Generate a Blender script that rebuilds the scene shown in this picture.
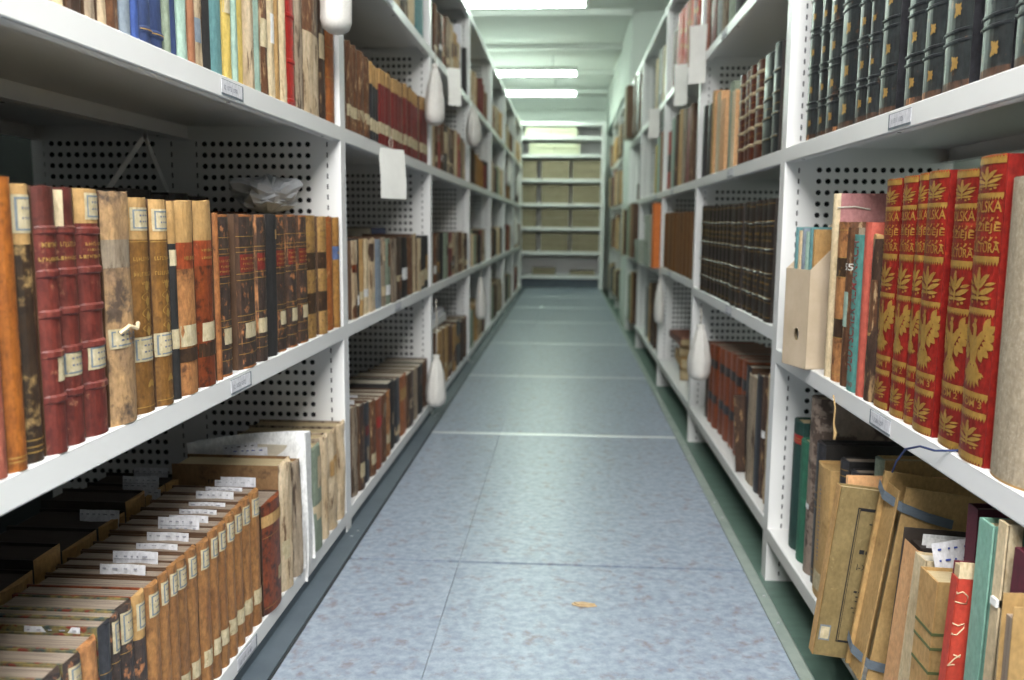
import bpy, math, random
from mathutils import Vector, Matrix, noise

for o in list(bpy.data.objects):
    bpy.data.objects.remove(o, do_unlink=True)
scn = bpy.context.scene
COL = scn.collection
PI = math.pi

# ------------------------------------------------------------------ camera, light, exposure
FPX, PITCH, YAW, ROLL, CAMH = 874.98, -0.131914, -0.0609967, 0.0086188, 0.67562
cam = bpy.data.cameras.new('camera')
cam.sensor_width = 36.0
cam.lens = FPX / 1024 * 36.0
cam.clip_start = 0.05
cam.dof.use_dof = True
cam.dof.focus_distance = 1.12
cam.dof.aperture_fstop = 5.0
camo = bpy.data.objects.new('camera', cam)
COL.objects.link(camo)
F = Vector((math.sin(YAW) * math.cos(PITCH), math.cos(YAW) * math.cos(PITCH), math.sin(PITCH)))
Rt = Vector((math.cos(YAW), -math.sin(YAW), 0))
Up = Rt.cross(F)
R2 = Rt * math.cos(ROLL) + Up * math.sin(ROLL)
U2 = -Rt * math.sin(ROLL) + Up * math.cos(ROLL)
camo.matrix_world = Matrix(((R2.x, U2.x, -F.x, 0), (R2.y, U2.y, -F.y, 0), (R2.z, U2.z, -F.z, CAMH), (0, 0, 0, 1)))
scn.camera = camo

w = bpy.data.worlds.new('world')
scn.world = w
w.use_nodes = True
w.node_tree.nodes['Background'].inputs[0].default_value = (0.85, 0.95, 1.0, 1)
w.node_tree.nodes['Background'].inputs[1].default_value = 0.4

scn.view_settings.view_transform = 'Standard'
scn.view_settings.look = 'None'
scn.view_settings.gamma = 1.0
scn.view_settings.use_curve_mapping = False
scn.view_settings.exposure = 0.22
scn.cycles.diffuse_bounces = 2

# the photographer's flash, bounced off the ceiling behind and above the camera
fl = bpy.data.lights.new('flash_bounce', 'AREA')
fl.shape = 'RECTANGLE'
fl.size, fl.size_y = 1.0, 1.4
fl.energy = 120
fl.color = (1.0, 0.985, 0.96)
flo = bpy.data.objects.new('flash_bounce', fl)
COL.objects.link(flo)
flo.location = (0.0, -0.35, 2.05)
flo.rotation_euler = (math.radians(22), 0, 0)
# (y, centre x, tube light strength, colour)
TUBES = [(-2.0, 0, 30, (1, 1, .98)), (0.7, 0, 46, (1, 1, .98)), (3.3, -.15, 17, (.93, 1, .94)),
         (5.4, -.517, 50, (.82, 1, .87)), (7.9, -.546, 48, (.8, 1, .85)), (9.1, -.54, 44, (.8, 1, .85))]

# ------------------------------------------------------------------ constants of the place
A, B = 0.46875, 0.44242             # rack faces, left at x=-A and right at x=B
LY0, LB = 1.8566, 1.2               # far side of the first left upright, bay length
RY0, RB = 1.8874, 1.2239
RU = [0.6635, 1.8874, 3.1113, 4.20, 5.50, 6.45]   # far sides of the right uprights
DEPTH = 0.33
TOPZ = 1.66
rng = random.Random(7)

# ------------------------------------------------------------------ materials
def lin(h):
    h = h.lstrip('#')
    v = [int(h[i:i + 2], 16) / 255 for i in (0, 2, 4)]
    return tuple(((c / 12.92) if c <= .04045 else ((c + .055) / 1.055) ** 2.4) for c in v) + (1,)

M = {}
def mat(name, c1, c2=None, c3=None, scale=30, stretch=(1, 1, 1), f=(.35, .65), wear=(.58, .66), wscale=None,
        rough=.6, metal=0, bump=.0, vary=.0, emis=None, spec=.5, wstretch=None, grain=None):
    if grain is None: grain = {'l': .3, 'c': .14, 'p': .16}.get(name[0] if name[1] == '_' else '', 0)
    m = bpy.data.materials.new(name)
    m.use_nodes = True
    nt = m.node_tree
    N, L = nt.nodes, nt.links
    p = N['Principled BSDF']
    p.inputs['Roughness'].default_value = rough
    p.inputs['Metallic'].default_value = metal
    p.inputs['Specular IOR Level'].default_value = spec
    p.inputs['Base Color'].default_value = lin(c1)
    if emis:
        p.inputs['Emission Color'].default_value = tuple(emis[1]) + (1,)
        p.inputs['Emission Strength'].default_value = emis[0]
    if c2 or bump or vary:
        tc = N.new('ShaderNodeTexCoord')
        oi = N.new('ShaderNodeObjectInfo')
        mul = N.new('ShaderNodeMath'); mul.operation = 'MULTIPLY'; mul.inputs[1].default_value = 41.0
        L.new(oi.outputs['Random'], mul.inputs[0])
        add = N.new('ShaderNodeVectorMath'); add.operation = 'ADD'
        L.new(tc.outputs['Object'], add.inputs[0]); L.new(mul.outputs[0], add.inputs[1])
        def nz(sc, st, det=7):
            mp = N.new('ShaderNodeMapping'); mp.inputs['Scale'].default_value = st
            L.new(add.outputs[0], mp.inputs[0])
            n = N.new('ShaderNodeTexNoise'); n.inputs['Scale'].default_value = sc
            n.inputs['Detail'].default_value = det; n.inputs['Roughness'].default_value = .65
            L.new(mp.outputs[0], n.inputs['Vector'])
            return n
        n1 = nz(scale, stretch)
        col = None
        if c2:
            r = N.new('ShaderNodeValToRGB')
            r.color_ramp.elements[0].position, r.color_ramp.elements[1].position = f
            r.color_ramp.elements[0].color, r.color_ramp.elements[1].color = lin(c1), lin(c2)
            L.new(n1.outputs['Fac'], r.inputs[0])
            col = r.outputs[0]
            if c3:
                n2 = nz(wscale or scale * 1.7, wstretch or stretch, 9)
                r2 = N.new('ShaderNodeMapRange')
                r2.inputs['From Min'].default_value, r2.inputs['From Max'].default_value = wear
                L.new(n2.outputs['Fac'], r2.inputs['Value'])
                mx = N.new('ShaderNodeMix'); mx.data_type = 'RGBA'
                mx.inputs['B'].default_value = lin(c3)
                L.new(r2.outputs[0], mx.inputs['Factor']); L.new(col, mx.inputs['A'])
                col = mx.outputs['Result']
        if col and grain:
            n3 = nz(190, (1, 1, .55), 4)
            g = N.new('ShaderNodeMapRange'); g.inputs['From Min'].default_value, g.inputs['From Max'].default_value = .34, .66
            g.inputs['To Min'].default_value, g.inputs['To Max'].default_value = 1 - grain, 1 + grain
            L.new(n3.outputs['Fac'], g.inputs['Value'])
            vm = N.new('ShaderNodeVectorMath'); vm.operation = 'SCALE'
            L.new(col, vm.inputs[0]); L.new(g.outputs[0], vm.inputs['Scale'])
            col = vm.outputs[0]
        if vary:
            hs = N.new('ShaderNodeHueSaturation')
            mr = N.new('ShaderNodeMapRange')
            mr.inputs['To Min'].default_value, mr.inputs['To Max'].default_value = 1 - vary, 1 + vary
            L.new(oi.outputs['Random'], mr.inputs['Value']); L.new(mr.outputs[0], hs.inputs['Value'])
            hs.inputs['Color'].default_value = lin(c1)
            if col: L.new(col, hs.inputs['Color'])
            col = hs.outputs[0]
        if col: L.new(col, p.inputs['Base Color'])
        if bump:
            b = N.new('ShaderNodeBump'); b.inputs['Strength'].default_value = bump; b.inputs['Distance'].default_value = .002
            L.new(n1.outputs['Fac'], b.inputs['Height']); L.new(b.outputs[0], p.inputs['Normal'])
    M[name] = m
    return m

# rack paint, floor, room
mat('rack_paint', '#ebebea', rough=.38, spec=.4)
mat('dark_hole', '#0b0b0c', rough=.9)
mat('floor_tile', '#7c899a', '#9ca8b5', '#7c767a', scale=62, wear=(.54, .68), wscale=40, f=(.36, .66), rough=.34, bump=.06, spec=.45)
mat('floor_green', '#52685f', '#5e766c', scale=9, stretch=(1, 5, 1), rough=.45)
mat('seam_metal', '#d2d6d4', rough=.3, metal=.55)
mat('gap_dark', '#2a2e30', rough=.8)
mat('rail_grey', '#47525b', '#525d66', scale=12, rough=.5)
mat('edge_metal', '#8c9a93', '#a1ada6', scale=15, rough=.45, metal=.35)
mat('ceiling_white', '#f0f3ee', rough=.8)
mat('wall_white', '#e3e9e3', rough=.8)
mat('wall_dark', '#2c2e30', rough=.8)  # wall colour darkened to put shade behind the left rack
mat('screw', '#c9ccd0', rough=.3, metal=.9)
# leathers
V = .12
mat('l_red', '#6c2e25', '#5a231e', '#9c6a50', scale=50, wear=(.6, .7), wscale=80, rough=.5, bump=.15, vary=.06)
mat('l_maroon', '#482019', '#5a2a24', '#321714', scale=60, rough=.45, bump=.1)
mat('l_pink', '#a8604c', '#8d4a3a', '#c08d70', scale=40, rough=.6)
mat('l_amber', '#9c5c22', '#85491b', '#683816', scale=40, wear=(.55, .7), rough=.45, bump=.15, vary=.05)
mat('l_amber2', '#9a6d3e', '#845830', '#6a4728', scale=44, stretch=(1, 1, .4), wear=(.56, .7), rough=.5, bump=.12, vary=.08)
mat('l_blackworn', '#2e2119', '#3a2a1c', '#a08254', scale=40, wear=(.54, .63), wscale=36, rough=.45, bump=.2)
mat('l_mottle', '#8f7358', '#b38f64', '#54453a', scale=34, wear=(.5, .6), wscale=30, rough=.6, bump=.2)
mat('l_goldbrown', '#80592c', '#6f4b20', '#5a3c1c', scale=50, rough=.5, bump=.1)
mat('l_tanmot', '#b07c4c', '#9d683e', '#5a3b28', scale=44, wear=(.55, .66), wscale=44, rough=.6, bump=.2)
mat('l_redbrown', '#6d3119', '#84411f', '#3c1d12', scale=34, wear=(.5, .62), rough=.45, bump=.2)
mat('l_blackgilt', '#332a27', '#43362f', '#a87048', scale=60, wear=(.56, .64), wscale=75, wstretch=(1, 1, .8), rough=.5, bump=.2, vary=.1)
mat('l_black', '#26262a', '#323236', '#5c4a3a', scale=50, wear=(.64, .72), rough=.38, bump=.15, vary=.1)
mat('l_blackgreen', '#25292b', '#303637', '#6b4a32', scale=34, wear=(.62, .7), rough=.34, bump=.2, vary=.12)
mat('l_blackrow', '#26211e', '#322b27', '#62503a', scale=60, wear=(.6, .7), rough=.42, bump=.15, vary=.15)
mat('l_edge', '#3a2d27', '#5a4030', '#b07a50', scale=70, stretch=(1, 1, .2), wear=(.56, .62), wscale=60, rough=.6)
mat('page_dark', '#4c433b', '#3a322c', scale=20, stretch=(1, 60, 1), rough=.9)  # page colour darkened to carry the deep shelf shade on the back row
mat('l_copper', '#a46a3c', '#8a5530', '#5a3622', scale=40, rough=.6)
mat('l_tangilt', '#a98452', '#94703f', '#5e4226', scale=48, wear=(.56, .66), rough=.55, bump=.15)
mat('l_panel', '#33231b', '#42301f', '#86663c', scale=60, wear=(.6, .68), rough=.5)
mat('l_orange', '#a9642f', '#96532a', '#c08a58', scale=26, wear=(.6, .72), rough=.55, bump=.1)
mat('l_tan', '#a5793f', '#8d6230', '#6d4a26', scale=24, wear=(.56, .7), rough=.55, bump=.1)
mat('l_title_red', '#6e201c', '#803028', rough=.5, scale=60)
mat('l_title_orange', '#9a4826', '#86391d', '#b87c54', scale=50, wear=(.62, .7), rough=.55)
mat('l_title_blue', '#4a5a80', '#5a6a8e', scale=50, rough=.6)
mat('l_rust', '#8a4522', '#77391c', '#4c2616', scale=30, stretch=(1, 1, .4), wear=(.58, .68), rough=.45, vary=.08)
mat('l_brownrow', '#7c5328', '#6a4420', '#4a2f18', scale=28, stretch=(1, 1, .3), rough=.5, vary=.15)
mat('l_brown', '#6f4a30', '#553522', '#b89a74', scale=60, stretch=(1, 1, .25), wear=(.57, .65), rough=.6, vary=.2)
mat('l_darkbrown', '#38281f', '#4a3528', '#9a7c58', scale=40, stretch=(1, 1, .3), wear=(.57, .64), rough=.55, vary=.2)
mat('l_redrow', '#7a2a26', '#6a2222', '#9a5a48', scale=40, wear=(.64, .74), rough=.5, vary=.15)
mat('l_redbright', '#b02c22', '#9e241f', rough=.5, scale=30)
mat('l_polred', '#861f18', '#761813', '#a63c28', scale=24, wear=(.6, .72), rough=.4, bump=.08, vary=.06)
mat('l_ribbed', '#5a2c1c', '#43201a', '#8a5a34', scale=50, wear=(.58, .68), rough=.4, bump=.15)
mat('l_ribedge', '#b9a888', '#9c8a6c', '#6a5640', scale=60, rough=.6)
# cloths
for n, a, b in [('c_navy', '#34446e', '#2b3a60'), ('c_royal', '#40599a', '#374e8c'), ('c_bluegrey', '#8a95a0', '#78848f'),
                ('c_teal', '#6a9698', '#5c888a'), ('c_yellow', '#cdb464', '#bca252'), ('c_palegreen', '#a4bcae', '#90aa9c'),
                ('c_greygreen', '#8e9a86', '#7c8876'), ('c_dkgreen', '#23463f', '#1d3b36'), ('c_green', '#2f6a52', '#285c47'),
                ('c_maroon', '#5a1c2c', '#4e1826'), ('c_salmon', '#c2604e', '#b45446'), ('c_black', '#1f1e1e', '#2a2828'),
                ('c_orange', '#dd7a30', '#cf6c28'), ('c_grey', '#8d8d8a', '#7c7c7a'), ('c_purple', '#8d7fae', '#8073a0'),
                ('c_mint', '#7fa898', '#74a08e'), ('c_brick', '#9e6c4e', '#8e5e42'), ('c_pink', '#b98484', '#ad7676'),
                ('c_almteal', '#5a948c', '#508880'), ('c_peach', '#d8a878', '#cc9a6a'), ('c_redcoral', '#b8402e', '#a83628')]:
    mat(n, a, b, scale=60, rough=.65, bump=.1, vary=.05)
mat('c_canvas', '#a99a84', '#94866f', '#b8ab96', scale=140, stretch=(1, 1, 1), wear=(.5, .7), wscale=300, rough=.85, bump=.25)
mat('c_pattern', '#7a6a5e', '#8f8074', '#4e4038', scale=22, wear=(.52, .56), wscale=16, rough=.7)
# papers
mat('p_cream', '#d6c4a2', '#c3ad88', '#a58a64', scale=30, stretch=(1, 1, .35), wear=(.6, .72), rough=.8, vary=.08, bump=.1)
mat('p_creamrag', '#d0bd9f', '#b39a78', '#6d543c', scale=44, stretch=(1, 1, .2), wear=(.55, .62), rough=.85, vary=.12, bump=.3)
mat('p_tan', '#b8935f', '#a8824f', '#8a6640', scale=30, wear=(.6, .72), rough=.75, vary=.08)
mat('p_label', '#c8bb9c', '#b5a682', '#8f7a58', scale=80, wear=(.6, .72), rough=.8)
mat('p_white', '#e6e6e4', '#dcdcdc', scale=20, rough=.8)
mat('p_slip', '#dedee2', '#d2d2d8', scale=20, rough=.8)
mat('p_kraft', '#b39260', '#a58452', '#927244', scale=14, wear=(.58, .7), rough=.75)
mat('p_olive', '#86744c', '#7a6842', '#a08e62', scale=26, wear=(.62, .7), rough=.75)
mat('p_frame', '#7d868c', '#6c767e', rough=.8, scale=40)
mat('p_board', '#8a6a48', '#7a5a3a', '#5e4630', scale=18, wear=(.55, .68), rough=.75, vary=.1)
mat('p_rag', '#a39480', '#857460', '#4c3e32', scale=44, stretch=(1, 1, .2), wear=(.54, .61), rough=.85, vary=.15, bump=.3)
mat('page', '#c9b894', '#a8946e', scale=20, stretch=(1, 60, 1), rough=.85)
mat('page_old', '#a29384', '#786a5c', '#4c4138', scale=7, stretch=(1, 75, .6), wear=(.55, .66), wscale=9, rough=.9)
mat('page_white', '#dcd4c2', '#b8ae9a', scale=20, stretch=(1, 60, 1), rough=.85)
mat('marbled', '#8c7a48', '#3a4a48', '#7a3426', scale=70, f=(.4, .6), wear=(.54, .58), wscale=55, rough=.6)
mat('b_brown', '#5e4430', '#4c3626', scale=30, rough=.65, vary=.1)
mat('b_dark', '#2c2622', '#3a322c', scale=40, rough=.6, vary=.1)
mat('gold', '#c29a4c', '#a98340', scale=90, rough=.42, metal=.45)
mat('gold_dull', '#b89552', '#a07e46', scale=90, rough=.5, metal=.3)
mat('ink', '#1c1a1c', rough=.8)
mat('ink_grey', '#6d7080', rough=.8)
mat('ink_faint', '#9a9ca6', rough=.8)
mat('ink_blue', '#3c4f9c', rough=.8)
mat('ink_red', '#8c2c2c', rough=.7)
mat('ink_white', '#e8e8e4', rough=.7)
mat('ink_green', '#5a6038', rough=.7)
mat('bag_cotton', '#e3e1dc', '#d6d3cc', scale=240, rough=.9, bump=.2)
mat('bag_plastic', '#acaeb2', '#9c9ea3', scale=18, rough=.3, spec=.6)
mat('cord', '#c9c4b8', rough=.9)
mat('cord_tan', '#a98c60', rough=.9)
mat('cord_blue', '#2c3a66', rough=.7)
mat('elastic', '#66707a', '#5a646e', scale=80, stretch=(1, 1, 4), rough=.8)
mat('filebox', '#c6b49c', '#bba98f', scale=20, rough=.7)
mat('box_brown', '#978b74', '#8b7f68', scale=12, rough=.75, vary=.05)
mat('box_cream', '#d6d6bc', '#cccdb0', scale=12, rough=.75, vary=.04)
mat('box_grey', '#9aa294', '#8e968a', scale=12, rough=.75, vary=.05)
mat('tag_paper', '#f0f0ea', '#e8e8e2', scale=20, rough=.8)
mat('tube_glow', '#ffffff', rough=.4)
mat('scrap', '#c4ae8c', '#b39a74', scale=60, rough=.8)

# ------------------------------------------------------------------ mesh builder
class MB:
    def __init__(s):
        s.v, s.f, s.m, s.names = [], [], [], []
    def mi(s, n):
        if n not in s.names: s.names.append(n)
        return s.names.index(n)
    def face(s, pts, n):
        k = len(s.v); s.v += [tuple(p) for p in pts]; s.f.append(tuple(range(k, k + len(pts)))); s.m.append(s.mi(n))
    def add(s, verts, faces, n):
        k = len(s.v); s.v += [tuple(p) for p in verts]
        for f in faces: s.f.append(tuple(i + k for i in f)); s.m.append(s.mi(n))
    def box(s, lo, hi, n):
        (a, b, c), (d, e, g) = lo, hi
        s.add([(a, b, c), (d, b, c), (d, e, c), (a, e, c), (a, b, g), (d, b, g), (d, e, g), (a, e, g)],
              [(3, 2, 1, 0), (4, 5, 6, 7), (0, 1, 5, 4), (1, 2, 6, 5), (2, 3, 7, 6), (3, 0, 4, 7)], n)
    def prism(s, poly, axis, lo, hi, n):
        """poly: 2D points, extruded along axis 0/1/2"""
        def P(p, t):
            q = list(p); q.insert(axis, t); return tuple(q)
        k = len(poly)
        vs = [P(p, lo) for p in poly] + [P(p, hi) for p in poly]
        fs = [tuple(range(k - 1, -1, -1)), tuple(range(k, 2 * k))] + [(i, (i + 1) % k, k + (i + 1) % k, k + i) for i in range(k)]
        s.add(vs, fs, n)
    def tube(s, pts, r, n, seg=8):
        pts = [Vector(p) for p in pts]
        rings = []
        for i, p in enumerate(pts):
            d = (pts[min(i + 1, len(pts) - 1)] - pts[max(i - 1, 0)]).normalized()
            a = d.cross(Vector((0, 0, 1)) if abs(d.z) < .9 else Vector((1, 0, 0))).normalized(); b = d.cross(a)
            rr = r[i] if isinstance(r, (list, tuple)) else r
            rings.append([p + a * rr * math.cos(2 * PI * k / seg) + b * rr * math.sin(2 * PI * k / seg) for k in range(seg)])
        vs = [q for R in rings for q in R]
        fs = [(i * seg + k, i * seg + (k + 1) % seg, (i + 1) * seg + (k + 1) % seg, (i + 1) * seg + k) for i in range(len(pts) - 1) for k in range(seg)]
        fs += [tuple(range(seg - 1, -1, -1)), tuple((len(pts) - 1) * seg + k for k in range(seg))]
        s.add(vs, fs, n)
    def mesh(s, name, smooth=False):
        me = bpy.data.meshes.new(name)
        me.from_pydata(s.v, [], s.f)
        for n in s.names: me.materials.append(M[n])
        me.polygons.foreach_set('material_index', s.m)
        if smooth: me.polygons.foreach_set('use_smooth', [True] * len(s.f))
        me.update()
        return me
    def build(s, name, parent=None, smooth=False, loc=None):
        o = bpy.data.objects.new(name, s.mesh(name, smooth))
        COL.objects.link(o)
        if parent: o.parent = parent
        if loc: o.location = loc
        return o

def tag(o, label=None, cat=None, group=None, kind=None):
    if label: o['label'] = label
    if cat: o['category'] = cat
    if group: o['group'] = group
    if kind: o['kind'] = kind
    return o
def empty(name, loc, rz=0, label=None, cat=None, group=None):
    o = bpy.data.objects.new(name, None); COL.objects.link(o)
    o.empty_display_size = .05
    o.location = loc; o.rotation_euler = (0, 0, rz)
    return tag(o, label, cat, group)
def struct(name, mb):
    return tag(mb.build(name), kind='structure')
def instance(me, name, parent=None, loc=(0, 0, 0)):
    o = bpy.data.objects.new(name, me); COL.objects.link(o)
    o.parent = parent; o.location = loc
    return o

_tc = {}
def text_geo(s, bold=.0):
    """flat letters: verts (x, y) scaled to unit cap height, faces, width"""
    k = (s, bold)
    if k not in _tc:
        c = bpy.data.curves.new('text', 'FONT'); c.body = s; c.size = 1; c.offset = bold; c.resolution_u = 3
        o = bpy.data.objects.new('text', c); COL.objects.link(o)
        dg = bpy.context.evaluated_depsgraph_get(); dg.update()
        me = bpy.data.meshes.new_from_object(o.evaluated_get(dg))
        vs = [(v.co.x, v.co.y) for v in me.vertices]; fs = [tuple(p.vertices) for p in me.polygons]
        bpy.data.objects.remove(o); bpy.data.curves.remove(c); bpy.data.meshes.remove(me)
        x0, x1 = min(v[0] for v in vs), max(v[0] for v in vs); y0, y1 = min(v[1] for v in vs), max(v[1] for v in vs)
        h = (y1 - y0) or 1
        _tc[k] = ([((x - x0) / h, (y - y0) / h) for x, y in vs], fs, (x1 - x0) / h)
    return _tc[k]

ORD = ['first', 'second', 'third', 'fourth', 'fifth', 'sixth', 'seventh', 'eighth', 'ninth', 'tenth', 'eleventh', 'twelfth', 'thirteenth',
       'fourteenth', 'fifteenth', 'sixteenth', 'seventeenth', 'eighteenth', 'nineteenth', 'twentieth', 'twenty-first', 'twenty-second',
       'twenty-third', 'twenty-fourth', 'twenty-fifth', 'twenty-sixth', 'twenty-seventh', 'twenty-eighth', 'twenty-ninth', 'thirtieth',
       'thirty-first', 'thirty-second', 'thirty-third', 'thirty-fourth', 'thirty-fifth']

# ------------------------------------------------------------------ the room
mb = MB()
ys = [-2.4] + [1.6804 + 1.0897 * i for i in range(-3, 8)]
ys = sorted(set(ys))
for i in range(len(ys)):
    y0 = ys[i] + .0056; y1 = (ys[i + 1] if i + 1 < len(ys) else 9.4) - .0056
    for x0, x1 in ((-.428, -.2 - .006), (-.2 - .005, .36)):
        mb.box((x0, y0, -.02), (x1, y1, 0), 'floor_tile')
struct('floor', mb)
mb = MB(); mb.box((-2.6, -2.6, -.14), (.385, 10.4, -.021), 'gap_dark'); mb.box((.385, -2.6, -.14), (2.2, 10.4, -.088), 'floor_green')
mb.box((-.43, 9.4, -.021), (.36, 10.3, -.001), 'floor_tile')
struct('floor', mb)
mb = MB()
for y in ys[2:]:
    if y < 2: mb.box((-.428, y - .0056, -.012), (.36, y - .0035, -.001), 'seam_metal'); mb.box((-.428, y - .0035, -.012), (.36, y + .0056, -.009), 'gap_dark')
    else: mb.prism([(y - .0085, .0002), (y - .006, .0016), (y + .006, .0016), (y + .0085, .0002), (y + .0085, -.012), (y - .0085, -.012)], 0, -.428, .36, 'seam_metal')  # far strips: pale colour and raised width stand in for reflected tube light
struct('trim_1', mb)
mb = MB()                                    # dark rail beside the left rack
mb.box((-.476, -2.4, -.02), (-.432, 9.3, .004), 'rail_grey')
mb.box((-.478, -2.4, -.02), (-.471, 9.3, .018), 'rail_grey')
mb.box((-.432, -2.4, -.02), (-.4285, 9.3, .0005), 'gap_dark')
for i in range(-1, 7):
    for dx, dy in ((-.447, -.03), (-.452, -.065)):
        c = (dx, LY0 + i * LB + dy)
        mb.prism([(c[0] + .0035 * math.cos(t * PI / 4), c[1] + .0035 * math.sin(t * PI / 4)) for t in range(8)], 2, .004, .0055, 'screw')
struct('trim_2', mb)
mb = MB()                                    # metal edge of the floor platform by the right rack
mb.prism([(.3605, -.02), (.3605, .003), (.381, .0015), (.386, -.004), (.386, -.0885), (.383, -.0885), (.383, -.02)], 1, -2.4, 9.2, 'edge_metal')
for i in range(12):
    y = .9 + i * .545
    for dy in (0, .11):
        mb.prism([(.372 + .0025 * math.cos(t * PI / 4), y + dy + .0025 * math.sin(t * PI / 4)) for t in range(8)], 2, .002, .0042, 'screw')
struct('trim_3', mb)
CEIL = 2.17
mb = MB(); mb.box((-2.7, -2.7, CEIL), (2.3, 10.5, CEIL + .1), 'ceiling_white'); struct('ceiling', mb)
k = 4
for y0, wd in ((-1.0, .3), (.9, .3), (2.3, .3), (3.7, .3), (5.05, .3), (6.4, .2), (7.6, .2), (8.85, .2), (10.1, .2)):
    mb = MB(); mb.box((-2.6, y0, 2.132), (.435 if y0 > 6 else 2.2, y0 + wd, CEIL), 'ceiling_white'); struct('trim_%d' % k, mb); k += 1
mb = MB(); mb.box((-2.7, -2.7, -.14), (-2.6, 10.5, CEIL), 'wall_dark'); struct('wall_left', mb)
mb = MB(); mb.box((2.2, -2.7, -.14), (2.3, 10.5, CEIL), 'wall_white'); struct('wall_right', mb)
mb = MB(); mb.box((-2.6, 10.4, -.14), (2.2, 10.5, CEIL), 'wall_white')
mb.box((-2.6, 10.37, 1.86), (2.2, 10.4, 1.90), 'wall_white'); mb.box((-2.6, 10.36, 1.99), (2.2, 10.4, 2.03), 'wall_white'); struct('wall_back', mb)
mb = MB(); mb.box((-2.6, -2.7, -.14), (2.2, -2.6, CEIL), 'wall_white'); struct('wall_front', mb)
mb = MB(); mb.box((.437, 6.46, -.088), (2.2, 7.12, CEIL), 'wall_white'); mb.box((.437, 7.12, 1.70), (.55, 10.4, CEIL), 'wall_white'); struct('wall_pillar', mb)

# ------------------------------------------------------------------ lamps
LAMPZ = [2.0, 2.0, 1.98, 1.988, 1.998, 1.998]
for i, (y, xc, st, colr) in enumerate(TUBES):
    mg = bpy.data.materials.new('tube_glow_%d' % i); mg.use_nodes = True
    p = mg.node_tree.nodes['Principled BSDF']
    p.inputs['Emission Color'].default_value = colr + (1,); p.inputs['Emission Strength'].default_value = st
    M['tube_glow_%d' % i] = mg
    where = ['behind the viewer', 'over the near books', 'over the third bay', 'nearest one seen in the ceiling', 'middle one seen in the ceiling', 'farthest one, before the end shelving'][i]
    t = empty('fluorescent_light', (xc, y, LAMPZ[i]), label='white fluorescent ceiling lamp, ' + where, cat='lamp', group='fluorescent ceiling lamps')
    mb = MB(); mb.prism([(-.06, -.002), (.06, -.002), (.045, .035), (-.045, .035)], 0, -.62, .62, 'ceiling_white'); mb.build('housing', t)
    for e in (-1, 1):
        mb = MB(); mb.tube([(e * .4, 0, .03), (e * .4, 0, CEIL - LAMPZ[i])], .006, 'ceiling_white', 8); mb.build('hanger', t)
    for s in (-1, 1):
        mb = MB(); mb.tube([(-.6, s * .028, -.016), (.6, s * .028, -.016)], .015, 'tube_glow_%d' % i, 12); mb.build('tube', t, smooth=True)
        for e in (-1, 1):
            mb = MB(); mb.box((e * .612 - .012, s * .028 - .018, -.034), (e * .612 + .012, s * .028 + .018, .002), 'ceiling_white'); mb.build('lamp_holder', t)

# ------------------------------------------------------------------ steel shelving
def panel_sheet(mb, x0, y, z0, z1, sgn, depth=DEPTH):
    """perforated side sheet in the plane y, going from x0 into the rack (sgn)"""
    n = 'rack_paint'
    def q(xa, xb, za, zb): mb.face([(x0 + sgn * xa, y, za), (x0 + sgn * xb, y, za), (x0 + sgn * xb, y, zb), (x0 + sgn * xa, y, zb)], n)
    pitch, zp = .0182, .0228
    xh0 = .0585; ncol = 13; xh1 = xh0 + ncol * pitch
    q(0, .0255, z0, z1); q(.0285, xh0, z0, z1); q(xh1, depth - .028, z0, z1); q(depth - .025, depth, z0, z1)
    z = z0
    while z < z1 - .0215:                               # slot columns
        for xa in (.0255, depth - .028):
            q(xa, xa + .003, z, z + .0115)
        z += .0215
    q(.0255, .0285, z, z1); q(depth - .028, depth - .025, z, z1)
    nrow = int((z1 - z0 - .02) / zp); zt = z0 + nrow * zp
    q(xh0, xh1, zt, z1)
    r = .0056
    for i in range(ncol):
        for j in range(nrow):
            xa, za = xh0 + i * pitch, z0 + j * zp; xc, zc = xa + pitch / 2, za + zp / 2
            oct_ = [(xc + r * math.cos(PI / 8 + k * PI / 4), zc + r * math.sin(PI / 8 + k * PI / 4)) for k in range(8)]
            cor = [(xa + pitch, za + zp / 2), (xa + pitch, za + zp), (xa + pitch / 2, za + zp), (xa, za + zp), (xa, za + zp / 2), (xa, za), (xa + pitch / 2, za), (xa + pitch, za)]
            vs = [(x0 + sgn * u, y, v) for u, v in oct_] + [(x0 + sgn * u, y, v) for u, v in cor]
            fs = []
            for k in range(8):
                k1 = (k + 1) % 8
                fs.append((k, 8 + k, 8 + k1, k1))
            mb.add(vs, fs, n)

def upright_mesh(sgn, z0, both):
    """local: front plane x=0, rack goes to sgn*x; y from -.04 to 0"""
    mb = MB()
    fr = [(0, -.04), (0, -.0), (sgn * .012, 0), (sgn * .012, -.0015), (sgn * .0015, -.0015), (sgn * .0015, -.0385), (sgn * .012, -.0385), (sgn * .012, -.04)]
    mb.prism(fr, 2, z0, TOPZ, 'rack_paint')
    for dd in ([0, DEPTH] if both else [0]):
        panel_sheet(mb, sgn * (dd + .0015), -.0398, z0, TOPZ - .002, sgn)
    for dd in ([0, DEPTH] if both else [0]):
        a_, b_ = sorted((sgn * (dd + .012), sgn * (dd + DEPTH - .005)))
        mb.box((a_, -.004, z0), (b_, -.0015, TOPZ - .003), 'gap_dark')  # dark sheet added behind the holes, its colour stands in for shade
    if both:
        mb.box((min(sgn * (2 * DEPTH), sgn * (2 * DEPTH - .012)), -.04, z0), (max(sgn * (2 * DEPTH), sgn * (2 * DEPTH - .012)), 0, TOPZ), 'rack_paint')
    mb.box((min(sgn * (DEPTH - .004), sgn * (DEPTH + .004)), -.038, z0), (max(sgn * (DEPTH - .004), sgn * (DEPTH + .004)), -.002, TOPZ - .003), 'rack_paint')
    return mb.mesh('upright')

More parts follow.
